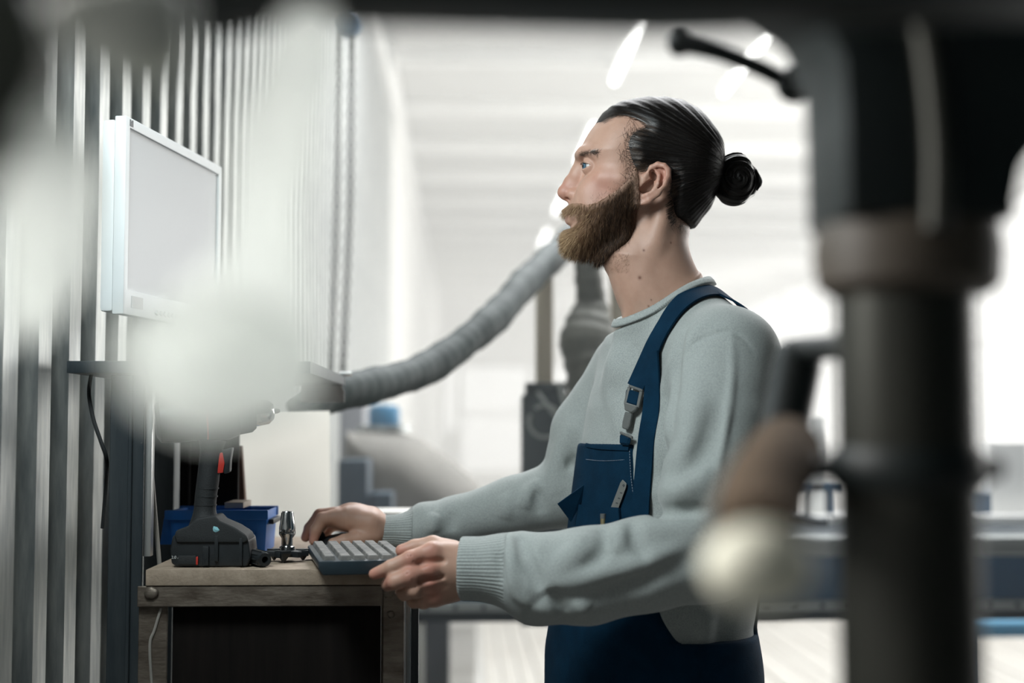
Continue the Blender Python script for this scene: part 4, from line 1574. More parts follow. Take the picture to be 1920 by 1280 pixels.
def lid(c):
    c = V3(c)

    def f(p):
        q = p - c
        r = np.sqrt((q * q).sum(1))
        ball = np.abs(r - 0.0135) - 0.0013
        # opening: wedge in front, narrower at the corners
        fx_ = -q[:, 0]
        z = q[:, 2]
        w_ = np.clip((fx_ - 0.0015) / 0.0095, 0, 1)
        op = np.maximum(np.maximum(z - 0.0040 * w_, -z - 0.0044 * w_), -fx_ + 0.0015)
        ball = smax(ball, -op, 0.0008)
        return np.maximum(ball, q[:, 0] - 0.010)
    return f


for c in EYE:
    c = np.array(c)
    head.add(lid(c), 0.0036, 'u', c - 0.025, c + 0.025)
    head.chain([c + np.array([-0.010, -0.012, 0.0062]), c + np.array([-0.0135, 0, 0.0066]), c + np.array([-0.010, 0.012, 0.0062])], [0.0006] * 3, 0.003, 'c')
# ears
EY_ = YH - 0.0815
earp = [(1195, 361), (1194, 372), (1195, 383), (1203, 385), (1219, 378), (1234, 367), (1248, 347), (1254, 330), (1252, 317), (1244, 309), (1233, 306), (1223, 310), (1214, 321), (1203, 330), (1195, 342)]
ear2 = P2(earp, EY_, smooth=4, h=0.0008, pad=0.03)


def mirror(fn):
    return lambda p: fn(np.stack([p[:, 0], 2 * YH - p[:, 1], p[:, 2]], 1))


ear = Scene()
ex0 = float(M(1190, 345, EY_)[0])


def earplate(p):
    d2 = ear2(p[:, 0], p[:, 2])
    yy = p[:, 1] - (YH - 0.0705 - (p[:, 0] - ex0) * 0.30)
    return smax(d2, np.abs(yy) - 0.0032, 0.003)


def ep(u, v, out=0.0):
    q = M(u, v, EY_)
    return np.array([q[0], YH - 0.0705 - (q[0] - ex0) * 0.30 - out, q[2]])


ear.add(earplate)
ear.chain([ep(1206, 343, 0.001), ep(1211, 330, 0.002), ep(1222, 314, 0.003), ep(1233, 309.5, 0.004), ep(1244, 313, 0.005), ep(1250.5, 321, 0.005), ep(1250.5, 332, 0.005), ep(1245, 347, 0.004), ep(1233, 363, 0.003), ep(1218, 374, 0.002), ep(1204, 381, 0.001)], [0.0022, 0.0028, 0.0032, 0.0036, 0.0038, 0.0038, 0.0038, 0.0036, 0.0036, 0.004, 0.004], 0.003)
ear.chain([ep(1228, 319, 0.001), ep(1236, 331, 0.003), ep(1234, 346, 0.004), ep(1226, 358, 0.004), ep(1214, 365, 0.003), ep(1206, 368, 0.002)], [0.002, 0.0032, 0.0036, 0.0034, 0.0032, 0.003], 0.004)
ear.chain([ep(1197, 352, 0.002), ep(1200, 360, 0.003)], [0.0042, 0.0036], 0.004)
ear.chain([ep(1207, 355, 0.002), ep(1216, 350, 0.001), ep(1221, 341, 0.001)], [0.0056, 0.0068, 0.0042], 0.0025, 'c')
ear.chain([ep(1232, 316, 0.004), ep(1242, 321, 0.005), ep(1243.5, 332, 0.005), ep(1239, 346, 0.004), ep(1229, 359, 0.004)], [0.0018, 0.0026, 0.0026, 0.0024, 0.0014], 0.002, 'c')
ear.chain([ep(1223, 322, 0.002), ep(1226, 331, 0.002), ep(1226, 336, 0.002)], [0.0040, 0.0040, 0.003], 0.002, 'c')
elo = np.array([ex0 - 0.03, YH - 0.125, zv(400)])
ehi = np.array([ex0 + 0.09, YH - 0.045, zv(290)])
head.add(ear, 0.004, 'u', elo, ehi)
head.add(mirror(ear), 0.004, 'u', np.array([elo[0], YH + 0.045, elo[2]]), np.array([ehi[0], YH + 0.125, ehi[2]]))

# ---- torso frame and sections
TAU = math.radians(25)
FW = np.array([-math.cos(TAU), -math.sin(TAU)])     # chest direction
LT = np.array([math.sin(TAU), -math.cos(TAU)])      # towards his left arm, at the camera
TY = 2.22
tv = [540, 575, 600, 640, 700, 760, 830, 920, 1000, 1100, 1165, 1280]
tf = [1235, 1205, 1180, 1152, 1128, 1110, 1098, 1086, 1076, 1056, 1042, 1038]
tb = [1300, 1345, 1375, 1412, 1434, 1438, 1436, 1430, 1424, 1412, 1404, 1410]
tw = [0.05, 0.085, 0.115, 0.155, 0.178, 0.186, 0.188, 0.185, 0.180, 0.176, 0.176, 0.182]
sz, scx, sa, sb_ = [], [], [], []
for v, a, b, w in zip(tv, tf, tb, tw):
    xa = float(M(a, v, TY + 0.05)[0])
    xb = float(M(b, v, TY - 0.05)[0])
    e = (xb - xa) / 2
    a_ = math.sqrt(max(e * e - (w * math.sin(TAU)) ** 2, 0.03 ** 2)) / math.cos(TAU)
    sz.append(float(M(1240, v, TY)[2]))
    scx.append((xa + xb) / 2)
    sa.append(a_)
    sb_.append(w)
o_ = np.argsort(sz)
sz, scx, sa, sb_ = [np.array(q)[o_] for q in (sz, scx, sa, sb_)]


def tcoord(p):
    cx_ = np.interp(p[:, 2], sz, scx)
    dx = p[:, 0] - cx_
    dy = p[:, 1] - TY
    return (dx * FW[0] + dy * FW[1]).astype(F4), (dx * LT[0] + dy * LT[1]).astype(F4)


def torso(p, off=0.0):
    f, l = tcoord(p)
    a = (np.interp(p[:, 2], sz, sa) + off).astype(F4)
    b = (np.interp(p[:, 2], sz, sb_) + off).astype(F4)
    n = (np.abs(f / a) ** 2.3 + np.abs(l / b) ** 2.3 + 1e-9) ** (1 / 2.3)
    return (n - 1) * np.minimum(a, b)


Z_TOP = float(M(1250, 545, TY)[2])
LS, LE, LW_ = M(1366, 672, 2.045), M(1334, 1036, 1.955), M(868, 1066, 1.985)
RS, RE, RW = M(1190, 700, 2.39), M(1076, 918, 2.43), M(716, 996, 2.42)
LM = [LE, M(1210, 1056, 1.95), M(1100, 1079, 1.955), M(1010, 1084, 1.965), M(968, 1070, 1.975), M(940, 1067, 1.978), LW_]
LR = [0.064, 0.0635, 0.0645, 0.061, 0.052, 0.0455, 0.0445]
RMd = [RE, M(965, 948, 2.44), M(860, 975, 2.44), M(800, 984, 2.43), M(770, 996, 2.425), RW]
RR = [0.060, 0.049, 0.041, 0.036, 0.030, 0.028]

sw = Scene()
sw.add(lambda p: smax(torso(p), p[:, 2] - Z_TOP, 0.03))
sw.chain([M(1262, 596, TY), LS + np.array([-0.012, 0.02, 0.0])], [0.062, 0.072], 0.04)
sw.chain([M(1250, 600, TY + 0.02), RS], [0.060, 0.070], 0.04)
BASE_T = Scene()
BASE_T.ops = list(sw.ops)
Z_HEM = float(M(1300, 1245, TY)[2])
sw.chain([LS, M(1346, 800, 2.0), M(1338, 930, 1.965), LE], [0.0755, 0.0735, 0.069, 0.064], 0.022)
sw.chain(LM, LR, 0.020, kk=0.012)
sw.chain([RS, M(1108, 812, 2.42), RE], [0.070, 0.068, 0.060], 0.02)
sw.chain(RMd, RR, 0.016, kk=0.012)
# collar band
CR = [mid(1173, 608, 0.0), mid(1190, 604, -0.036), mid(1232, 583, -0.062), mid(1280, 552, -0.058), mid(1309, 535, -0.034), mid(1320, 530, 0.0), mid(1309, 535, 0.034), mid(1276, 552, 0.060), mid(1228, 583, 0.064), mid(1188, 603, 0.038)]
CR = smooth_path([CR[-1]] + CR + CR[:2], 4)[4:-4]
sw.chain(CR, [0.0068] * len(CR), 0.012)
cax = mid(1246, 569)
sw.chain([mid(1218, 618), mid(1196, 690)], [0.046, 0.050], 0.03)
sw.chain([mid(1240, 600, -0.02), mid(1275, 575, -0.02)], [0.050, 0.050], 0.03)
BASE = Scene()
BASE.ops = list(sw.ops)


FOLDS = []


def fold(path, amp, sig, base=BASE):
    """a ridge (amp > 0) or a crease (amp < 0) running along a line of the cloth"""
    H_ = [hit(base, u, v) for (u, v) in path]
    H_ = [h for h in H_ if h is not None]
    if len(H_) < 2:
        return
    P = np.array(smooth_path(H_, 3))
    n = len(P)
    fade = np.array([min(1.0, 0.12 + 2.2 * min(i, n - 1 - i) / (n - 1)) for i in range(n)])
    FOLDS.append((P, fade, amp, sig, P.min(0) - 3 * sig, P.max(0) + 3 * sig))


def folds(p):
    out_ = np.zeros(len(p), F4)
    lo, hi = p.min(0), p.max(0)
    for P, fade, amp, sig, l, h in FOLDS:
        if (lo > h).any() or (hi < l).any():
            continue
        idx = np.flatnonzero(((p > l) & (p < h)).all(1))
        if len(idx) == 0:
            continue
        q = p[idx]
        best = np.full(len(q), 1e9, F4)
        ff = np.zeros(len(q), F4)
        for i in range(len(P) - 1):
            a = V3(P[i])
            ba = V3(P[i + 1]) - a
            t = np.clip(((q - a) @ ba) / (float(ba @ ba) + 1e-12), 0, 1)
            d = q - a - t[:, None] * ba
            d = np.einsum('ij,ij->i', d, d)
            m = d < best
            best[m] = d[m]
            ff[m] = (fade[i] + (fade[i + 1] - fade[i]) * t)[m]
        out_[idx] += FOLD_GAIN * amp * ff * np.exp(-best / (sig * sig))
    return out_


FOLD_GAIN = 1.65
# near sleeve: groove at the armpit, pressed edge, bulge over the elbow, folds of the forearm, bunched cuff
fold([(1282, 625), (1266, 690), (1257, 760), (1249, 830), (1240, 890)], -0.011, 0.012)
fold([(1371, 618), (1373, 700), (1364, 780), (1350, 860), (1336, 940)], 0.0035, 0.006)
fold([(1300, 690), (1296, 780), (1272, 860), (1240, 915)], 0.006, 0.020)
fold([(1345, 740), (1330, 820), (1300, 880), (1262, 925)], -0.006, 0.014)
fold([(1222, 925), (1262, 922), (1300, 905), (1335, 875)], 0.011, 0.017)
fold([(1205, 958), (1240, 962), (1285, 962), (1325, 955)], -0.012, 0.009)
fold([(1198, 990), (1245, 990), (1290, 992), (1330, 1005)], 0.008, 0.018)
fold([(1182, 978), (1190, 1010), (1203, 1035), (1220, 1055)], -0.007, 0.010)
fold([(1162, 980), (1160, 1010), (1150, 1040)], 0.007, 0.012)
fold([(1128, 990), (1136, 1020), (1118, 1048), (1088, 1066)], -0.007, 0.010)
fold([(1095, 998), (1080, 1030), (1055, 1060), (1030, 1085)], 0.006, 0.016)
fold([(1005, 1100), (1070, 1092), (1150, 1072), (1230, 1045), (1300, 1012)], 0.0065, 0.012)
fold([(1020, 1122), (1090, 1118), (1170, 1100), (1250, 1072), (1310, 1045)], -0.005, 0.014)
fold([(970, 1000), (985, 1040), (1002, 1080), (1018, 1105)], -0.010, 0.0085)
fold([(955, 1000), (957, 1040), (960, 1080), (970, 1115), (995, 1135)], 0.008, 0.0085)
fold([(936, 1030), (940, 1060), (945, 1095)], -0.004, 0.007)
fold([(1012, 1125), (1030, 1140), (1055, 1150)], 0.007, 0.016)
fold([(1040, 1100), (1046, 1125), (1056, 1148)], -0.006, 0.009)
fold([(1082, 1120), (1092, 1140), (1105, 1148)], 0.005, 0.012)
# body of the sweater beside the strap
fold([(1262, 660), (1242, 740), (1232, 830), (1225, 920)], 0.006, 0.013)
fold([(1130, 700), (1150, 760), (1160, 820)], 0.003, 0.02)
fold([(1330, 600), (1300, 625), (1285, 660)], 0.003, 0.012)
fold([(1330, 1150), (1320, 1190), (1310, 1225)], 0.005, 0.014)
fold([(1365, 1130), (1360, 1170), (1350, 1220)], -0.004, 0.014)
# far sleeve
fold([(1078, 790), (1052, 840), (1040, 890), (1048, 930)], 0.007, 0.016)
fold([(1098, 850), (1075, 868), (1058, 880)], -0.007, 0.012)
fold([(1015, 900), (992, 925), (980, 955)], 0.007, 0.012)
fold([(1000, 905), (1008, 935), (1016, 965)], -0.006, 0.011)
fold([(940, 925), (950, 950), (945, 975)], 0.004, 0.014)
fold([(818, 962), (812, 980), (815, 1000)], 0.007, 0.010)
fold([(850, 958), (846, 980), (848, 998)], -0.004, 0.010)
# set-in sleeve seam
fold([(1285, 668), (1300, 645), (1330, 630), (1368, 620), (1395, 635), (1415, 665)], -0.0018, 0.0035)
# wrists stay open: cut the sleeve ends flat just past the cuff
axl = LW_ - np.array(LM[-2])
axl = axl / np.linalg.norm(axl)
axr = RW - np.array(RMd[-2])
axr = axr / np.linalg.norm(axr)
CL_, CRr = LW_ + axl * 0.004, RW + axr * 0.002


def cutoff(c, ax, R):
    c = V3(c)
    ax = V3(ax)

    def f(p):
        q = p - c
        t = q @ ax
        return np.where((q * q).sum(1) < R * R, -t, 1.0).astype(F4)
    return f


sw.add(cutoff(CL_, axl, 0.09), 0.004, 'c', CL_ - 0.1, CL_ + 0.1)
sw.add(cutoff(CRr, axr, 0.07), 0.004, 'c', CRr - 0.1, CRr + 0.1)


CX0, CX1 = float(mid(1173, 608)[0]), float(mid(1320, 530)[0])


def f_sweater(p):
    f = sw(p) - folds(p)
    f = f + 0.0013 * noise3(p, 42, 9) + 0.0006 * noise3(p, 120, 12)
    # neck opening and hem
    zc_ = (zv(608) + (p[:, 0] - CX0) * (zv(530) - zv(608)) / (CX1 - CX0)).astype(F4)
    f = smax(f, (p[:, 2] - zc_ + 0.001) * 0.88, 0.003)
    return smax(f, Z_HEM - p[:, 2], 0.006)


# ---- hands
def finger(S, pts, rs, k=0.006):
    S.chain(pts, rs, k, kk=0.0035)


handL = Scene()
y = 1.985
handL.chain([M(900, 1066, 1.985), M(850, 1066, 1.985), M(826, 1064, 1.985)], [0.026, 0.0275, 0.029], 0.01)
def pal(u, v, yy):
    return M(u, v, yy)
# palm: knuckles at the left, back of the hand to the camera
handL.chain([pal(850, 1042, 1.985), pal(812, 1038, 1.975)], [0.020, 0.0175], 0.012)
handL.chain([pal(850, 1066, 1.980), pal(806, 1068, 1.968)], [0.021, 0.0175], 0.012)
handL.chain([pal(850, 1086, 1.985), pal(806, 1095, 1.972)], [0.020, 0.0165], 0.012)
handL.chain([pal(852, 1104, 1.992), pal(815, 1118, 1.982)], [0.017, 0.0150], 0.012)
handL.ell(pal(838, 1072, 2.005), (0.034, 0.020, 0.040), 0.014)
# index laid along the keyboard's front, middle below it, ring and little finger tucked under
finger(handL, [pal(812, 1034, 1.970), pal(770, 1047, 1.958), pal(733, 1063, 1.960), pal(702, 1076, 1.966)], [0.0135, 0.0112, 0.0098, 0.0078], 0.006)
finger(handL, [pal(808, 1066, 1.966), pal(768, 1080, 1.950), pal(740, 1090, 1.952), pal(727, 1096, 1.972)], [0.0140, 0.0120, 0.0108, 0.0092], 0.006)
finger(handL, [pal(808, 1094, 1.970), pal(778, 1106, 1.955), pal(758, 1112, 1.972), pal(752, 1108, 1.995)], [0.0135, 0.0112, 0.0098, 0.0082], 0.006)
finger(handL, [pal(818, 1118, 1.982), pal(794, 1128, 1.970), pal(776, 1128, 1.985), pal(770, 1120, 2.003)], [0.0118, 0.0096, 0.0085, 0.0072], 0.006)
# thumb over the keys
finger(handL, [pal(848, 1036, 2.005), pal(812, 1022, 2.010), pal(778, 1026, 2.010), pal(753, 1032, 2.008)], [0.0165, 0.0135, 0.0112, 0.0088], 0.010)
# knuckles and tendons
for (u, v, yy, r) in ((810, 1033, 1.962, 0.0095), (806, 1066, 1.955, 0.0100), (806, 1094, 1.960, 0.0095), (816, 1119, 1.972, 0.0082)):
    handL.ell(pal(u, v, yy), (r, r * 0.8, r), 0.008)
for (a, b) in (((846, 1048), (816, 1038)), ((848, 1064), (812, 1066)), ((848, 1078), (812, 1091))):
    handL.chain([pal(*a, 1.966), pal(*b, 1.960)], [0.0022, 0.0026], 0.008)
for (a, b) in (((790, 1056), (830, 1052)), ((788, 1086), (828, 1080)), ((794, 1110), (832, 1100))):
    handL.chain([pal(*a, 1.950), pal(*b, 1.957)], [0.0030, 0.0018], 0.008, 'c')
for (u, v, yy) in ((770, 1047, 1.9485), (768, 1080, 1.940), (778, 1106, 1.9455)):
    for du in (-3, 2):
        handL.chain([pal(u + du - 2, v - 5, yy), pal(u + du + 2, v + 5, yy)], [0.0006, 0.0006], 0.002, 'c')

handR = Scene()
y = 2.42
handR.chain([M(745, 996, y), M(705, 992, y), M(690, 986, y)], [0.024, 0.0245, 0.026], 0.01)
handR.chain([pal(694, 974, 2.425), pal(655, 966, 2.43), pal(628, 968, 2.43)], [0.023, 0.020, 0.0155], 0.012)
handR.chain([pal(694, 980, 2.40), pal(650, 972, 2.40), pal(624, 972, 2.40)], [0.022, 0.020, 0.0150], 0.012)
handR.chain([pal(694, 984, 2.45), pal(655, 978, 2.46), pal(632, 980, 2.46)], [0.018, 0.017, 0.0130], 0.012)
handR.ell(pal(668, 958, 2.415), (0.013, 0.018, 0.011), 0.014)
# index and middle arching down to the bench, others behind on the mouse
finger(handR, [pal(632, 968, 2.392), pal(605, 972, 2.388), pal(592, 994, 2.386), pal(588, 1013, 2.385)], [0.0128, 0.0108, 0.0096, 0.0078], 0.005)
finger(handR, [pal(628, 964, 2.418), pal(600, 966, 2.418), pal(581, 990, 2.418), pal(573, 1007, 2.416)], [0.0130, 0.0110, 0.0096, 0.0078], 0.005)
finger(handR, [pal(632, 972, 2.442), pal(612, 976, 2.446), pal(598, 994, 2.446), pal(592, 1006, 2.446)], [0.0125, 0.0105, 0.0092, 0.0075], 0.005)
finger(handR, [pal(640, 982, 2.462), pal(622, 986, 2.470), pal(612, 998, 2.472), pal(608, 1006, 2.472)], [0.0105, 0.0090, 0.0080, 0.0068], 0.005)
# thumb along the near side
finger(handR, [pal(700, 1000, 2.40), pal(672, 1010, 2.388), pal(646, 1014, 2.378), pal(624, 1018, 2.370)], [0.0175, 0.0140, 0.0115, 0.0085], 0.008)

# ---- one body: head, torso, arms, hands, legs
HIPZ = 0.93
hipc = np.array([float(np.interp(sz[0], sz, scx)), TY])
legs = []
for s in (-1, 1):
    hj = np.array([hipc[0] + LT[0] * 0.092 * s, hipc[1] + LT[1] * 0.092 * s, 0.90])
    kn = hj + np.array([-0.02 + 0.01 * s, 0, -0.43])
    an = np.array([hj[0] + 0.01, hj[1] - 0.01 * s, 0.09])
    legs.append((hj, kn, an))
bodyS = Scene()
bodyS.add(lambda p: smax(torso(p, -0.016), p[:, 2] - Z_TOP, 0.03))
bodyS.add(lambda p: np.maximum(inflate(p, neckp, YH, 0.057, 0.058), p[:, 2] - zv(560)), 0.016)
bodyS.chain([LS, LE], [0.054, 0.040], 0.02)
bodyS.chain([LE, LW_], [0.042, 0.027], 0.01)
bodyS.chain([RS, RE], [0.044, 0.032], 0.02)
bodyS.chain([RE] + RMd[1:], [0.034, 0.026, 0.023, 0.021, 0.020, 0.020], 0.01)
for hj, kn, an in legs:
    bodyS.chain([hj, kn, an], [0.085, 0.058, 0.042], 0.03)
bodyS.add(lambda p: p[:, 2] * -1 + 0.05, 0.01, 'i')


def merge(parts):
    V, Q, n = [], [], 0
    for v, q in parts:
        V.append(v)
        Q.append(q + n)
        n += len(v)
    return np.concatenate(V), np.concatenate(Q)


def head_clip(p):
    return smax(head(p), zv(612) - p[:, 2], 0.004)


def bb(pts, pad):
    P = np.array(pts)
    return P.min(0) - pad, P.max(0) + pad


hlo, hhi = bb([mid(1030, 640, -0.11), mid(1370, 175, 0.11)], 0.01)
hv, hq = mesh_sdf(head_clip, hlo, hhi, 0.0015)
l1, l2 = bb([M(685, 1000, 1.93), M(905, 1145, 2.05)], 0.01)
lv, lq = mesh_sdf(handL, l1, l2, 0.0015)
l1, l2 = bb([M(560, 935, 2.34), M(750, 1030, 2.50)], 0.01)
rv, rq = mesh_sdf(handR, l1, l2, 0.0015)
bv, bq = mesh_sdf(bodyS, (-0.2, 1.85, 0.0), (0.62, 2.6, 1.55), 0.008)
v_, q_ = merge([(hv, hq), (lv, lq), (rv, rq), (bv, bq)])
body_me = np_mesh('body', v_, q_)
# natural redness of nose, ears, cheeks, knuckles
def near_(c, r):
    return np.exp(-(((v_ - c) / r) ** 2).sum(1))
red = 0.55 * near_(mid(1058, 360), 0.016) + 0.25 * near_(mid(1078, 345), 0.018) + 0.45 * near_(ep(1245, 325, 0.0), 0.022) + 0.25 * near_(ep(1215, 372), 0.015) + 0.35 * near_(mid(1130, 350, -0.06), 0.03)
for (u, v, yy) in ((808, 1033, 1.958), (806, 1066, 1.95), (806, 1094, 1.95), (816, 1119, 1.96), (700, 1077, 1.96), (724, 1096, 1.95), (768, 1080, 1.945), (770, 1047, 1.95), (600, 968, 2.40), (590, 1010, 2.385), (576, 1005, 2.41), (750, 1032, 2.0)):
    red = red + 0.55 * near_(M(u, v, yy), 0.013)
lipm = near_(mid(1062, 402), 0.007) + near_(mid(1070, 404, -0.012), 0.006) * 0.6 + 0.8 * near_(mid(1065, 413), 0.0055)
attr(body_me, 'red', np.clip(red, 0, 1))
attr(body_me, 'lip', np.clip(lipm, 0, 1))
mole = sum(near_(np.array(hit(head, u, v)), r) for (u, v, r) in ((1199.5, 520.5, 0.0028), (1207, 469, 0.0018), (1216, 574, 0.0016), (1221, 562, 0.0012), (1258, 455, 0.0015)))
attr(body_me, 'mole', np.clip(mole, 0, 1))
# short hair on brow, temple and neck stubble
brow = near_(mid(1084, 291, -0.014), 0.0075) + near_(mid(1092, 288, -0.027), 0.0065) * 0.9 + near_(mid(1103, 285, -0.039), 0.0055) * 0.7 + near_(mid(1114, 284, -0.048), 0.0055) * 0.45
attr(body_me, 'brow', np.clip(brow, 0, 1))

m_skin = mat('skin', (0.46, 0.285, 0.215), 0.48, bump=0.10, bscale=900, sss=0.12, spec=0.4)
N, L = nodes(m_skin)
pb = N['Principled BSDF']


def attn(name):
    a = N.new('ShaderNodeAttribute')
    a.attribute_name = name
    return a.outputs['Fac']


def mixc(c_in, fac, col, mul=1.0):
    mx_ = N.new('ShaderNodeMix')
    mx_.data_type = 'RGBA'
    if mul != 1.0:
        mm_ = N.new('ShaderNodeMath')
        mm_.operation = 'MULTIPLY'
        mm_.inputs[1].default_value = mul
        L.new(fac, mm_.inputs[0])
        fac = mm_.outputs[0]
    L.new(fac, mx_.inputs['Factor'])
    if isinstance(c_in, tuple):
        mx_.inputs['A'].default_value = (*c_in, 1)
    else:
        L.new(c_in, mx_.inputs['A'])
    mx_.inputs['B'].default_value = (*col, 1)
    return mx_.outputs['Result']


nz = N.new('ShaderNodeTexNoise')
nz.inputs['Scale'].default_value = 70
nz.inputs['Detail'].default_value = 5
tc = N.new('ShaderNodeTexCoord')
L.new(tc.outputs['Object'], nz.inputs['Vector'])
c_ = mixc((0.50, 0.315, 0.235), nz.outputs['Fac'], (0.42, 0.245, 0.18))
c_ = mixc(c_, attn('red'), (0.46, 0.155, 0.115))
c_ = mixc(c_, attn('lip'), (0.50, 0.20, 0.18), 0.85)
c_ = mixc(c_, attn('brow'), (0.10, 0.06, 0.04), 0.7)
c_ = mixc(c_, attn('mole'), (0.14, 0.05, 0.03))
L.new(c_, pb.inputs['Base Color'])

person = tag(link('person', body_me, m_skin, None, True), 'bearded man with a hair bun, grey sweater and blue overalls, at the keyboard', 'person')

# eyes
m_eye = mat('eye_white', (0.50, 0.47, 0.45), 0.3)
m_iris = mat('blue_grey_iris', (0.07, 0.13, 0.18), 0.2)
GAZE = np.array([-0.93, -0.36, -0.03])
GAZE /= np.linalg.norm(GAZE)
m_lash = mat('dark_lashes', (0.02, 0.014, 0.011), 0.6)
for c in EYE:
    bm = bmesh.new()
    bmesh.ops.create_uvsphere(bm, u_segments=24, v_segments=16, radius=0.0124)
    bmesh.ops.translate(bm, vec=Vector(c), verts=bm.verts)
    e = finish(bm, 'eye', m_eye, person, smooth=True)
    lathe('iris', [(0.0062, 0.0), (0.0060, 0.0012), (0.004, 0.0022), (0.002, 0.0026), (0, 0.0027)], m_iris, e, along(np.array(c) + GAZE * 0.0108, np.array(c) + GAZE * 0.02), 16)
    lathe('pupil', [(0.0026, 0.0), (0.0024, 0.0006), (0, 0.0007)], m_rubber, e, along(np.array(c) + GAZE * 0.0132, np.array(c) + GAZE * 0.02), 12)
    sd = 1 if c[1] > YH else -1
    lash = []
    for th in np.linspace(-1.0, 1.15, 14):
        fx_ = math.cos(th)
        w_ = min(max((fx_ * 0.0138 - 0.0015) / 0.0095, 0), 1)
        z = 0.0040 * w_
        lash.append(np.array(c) + np.array([-fx_ * 0.0152, sd * math.sin(th) * 0.0152, z]))
    tube('eyelashes', lash, [0.0003 + 0.0004 * math.sin(math.pi * i / 13) for i in range(14)], m_lash, person, 6)
# ------------------------------------------------------------------ hair, bun, beard
random.seed(8)
rng = np.random.RandomState(8)
hairp = P2([(1121, 223), (1130, 214), (1140, 206), (1165, 193), (1195, 186.5), (1220, 184.5), (1257, 186.5), (1286, 196), (1312, 212.5), (1334, 238), (1349, 260), (1355, 278), (1356, 300), (1352, 340), (1338, 372), (1331, 390), (1316, 408), (1295, 433), (1262, 440), (1180, 465), (1085, 468), (1068, 430), (1074, 370), (1090, 300), (1104, 252)], smooth=4)
hairm = P2([(1090, 170), (1124, 222), (1147, 216), (1172, 217), (1198, 229), (1209, 240), (1190, 249), (1178, 262), (1176, 280), (1181, 300), (1189, 318), (1200, 323), (1215, 316), (1232, 312), (1250, 318), (1256, 340), (1253, 372), (1251, 400), (1261, 421), (1296, 436), (1345, 440), (1400, 300), (1360, 160), (1200, 150)], YH - 0.06, smooth=4, pad=0.12)
BUNR = mid(1350, 325)
bx, bz_ = float(BUNR[0]), float(BUNR[2])


def f_hair(p):
    m = hairm(p[:, 0], p[:, 2])
    rise_ = np.clip(-m / 0.022, 0, 1)
    rise_ = rise_ * rise_ * (3 - 2 * rise_)
    W = (np.interp(p[:, 2], wz, ww) + 0.0006 + 0.0050 * rise_).astype(F4)
    blend = lambda x, z: skull(x, z) * (1 - rise_) + hairp(x, z) * rise_ - 0.0005
    f = inflate(p, blend, YH, W, 0.0602 + 0.003 * rise_)
    # combed grooves running to the bun
    ang = np.arctan2(p[:, 2] - bz_, bx + 0.02 - p[:, 0]) + 0.6 * np.abs(p[:, 1] - YH)
    g = np.sin(ang * 37 + 3 * np.sin(ang * 7)) + 0.8 * np.sin(ang * 71 + 2.0 + 2 * np.sin(ang * 11)) + 0.8 * np.sin(ang * 113 + p[:, 1] * 60)
    f = f + 0.00036 * (g * (0.3 + 0.7 * rise_)).astype(F4)
    return smax(f, m + 0.0002, 0.003)


hv2, hq2 = mesh_sdf(f_hair, *bb([mid(1100, 445, -0.095), mid(1375, 170, 0.095)], 0.01), 0.0017)
m_hair = mat('dark_brown_hair', (0.0060, 0.0048, 0.0043), 0.5, spec=0.22, bump=0.12, bscale=260)
hair = link('hair', np_mesh('hair', hv2, hq2), m_hair, person, True)

bun = Scene()
bun.ell(mid(1378, 336), (0.030, 0.030, 0.040), 0.01)
bun.ell(mid(1384, 308), (0.016, 0.018, 0.016), 0.006)
bun.ell(mid(1372, 364), (0.022, 0.024, 0.017), 0.008)
bun.ell(mid(1352, 332), (0.018, 0.022, 0.026), 0.012)
bun.chain([mid(1412, 324), mid(1418, 341), mid(1411, 360)], [0.006, 0.0075, 0.005], 0.004)


def f_bun(p):
    f = bun(p)
    c = mid(1380, 337)
    a = np.arctan2(p[:, 2] - c[2], p[:, 0] - c[0])
    r = np.sqrt((p[:, 0] - c[0]) ** 2 + (p[:, 2] - c[2]) ** 2)
    return f + (0.0011 * np.sin(r * 620 + a * 2.2 + 40 * (p[:, 1] - YH)) + 0.0006 * np.sin(r * 1500 + 3 * a)).astype(F4)


v_, q_ = mesh_sdf(f_bun, *bb([mid(1330, 400, -0.04), mid(1430, 275, 0.04)], 0.01), 0.0015)
link('hair_bun', np_mesh('hair_bun', v_, q_), m_hair, person, True)


def ribbons(paths, widths, nrm, name, m_, parent, cols=None):
    """thin tapered strands; paths (n, k, 3)"""
    n, k, _ = paths.shape
    t = np.gradient(paths, axis=1)
    t /= np.linalg.norm(t, axis=2, keepdims=True) + 1e-9
    s = np.cross(t, nrm)
    s /= np.linalg.norm(s, axis=2, keepdims=True) + 1e-9
    prof_ = np.linspace(1, 0.12, k)[None, :, None]
    w = widths[:, None, None] * prof_
    V = np.stack([paths - s * w, paths + s * w], 2).reshape(-1, 3)
    i = (np.arange(n)[:, None] * k + np.arange(k - 1)[None]).reshape(-1) * 2
    Q = np.stack([i, i + 1, i + 3, i + 2], 1)
    me = np_mesh(name, V, Q)
    if cols is not None:
        attr(me, 'tone', np.repeat(cols, k * 2))
    return tag(link(name, me, m_, parent, True), kind='stuff')


# fine strands lying on the hair
def flow(f, start, target, n, step, lift):
    p = start.astype(F4)
    out = [p]
    nr = []
    for i in range(n):
        g = grad(f, p)
        nr.append(g)
        d = target - p
        d = d - (d * g).sum(1, keepdims=True) * g
        d /= np.linalg.norm(d, axis=1, keepdims=True) + 1e-9
        p = (p + d * step).astype(F4)
        fv = f(p)
        g2 = grad(f, p)
        p = (p - g2 * (fv - lift)[:, None]).astype(F4)
        out.append(p)
    nr.append(grad(f, p))
    return np.stack(out, 1), np.stack(nr, 1)


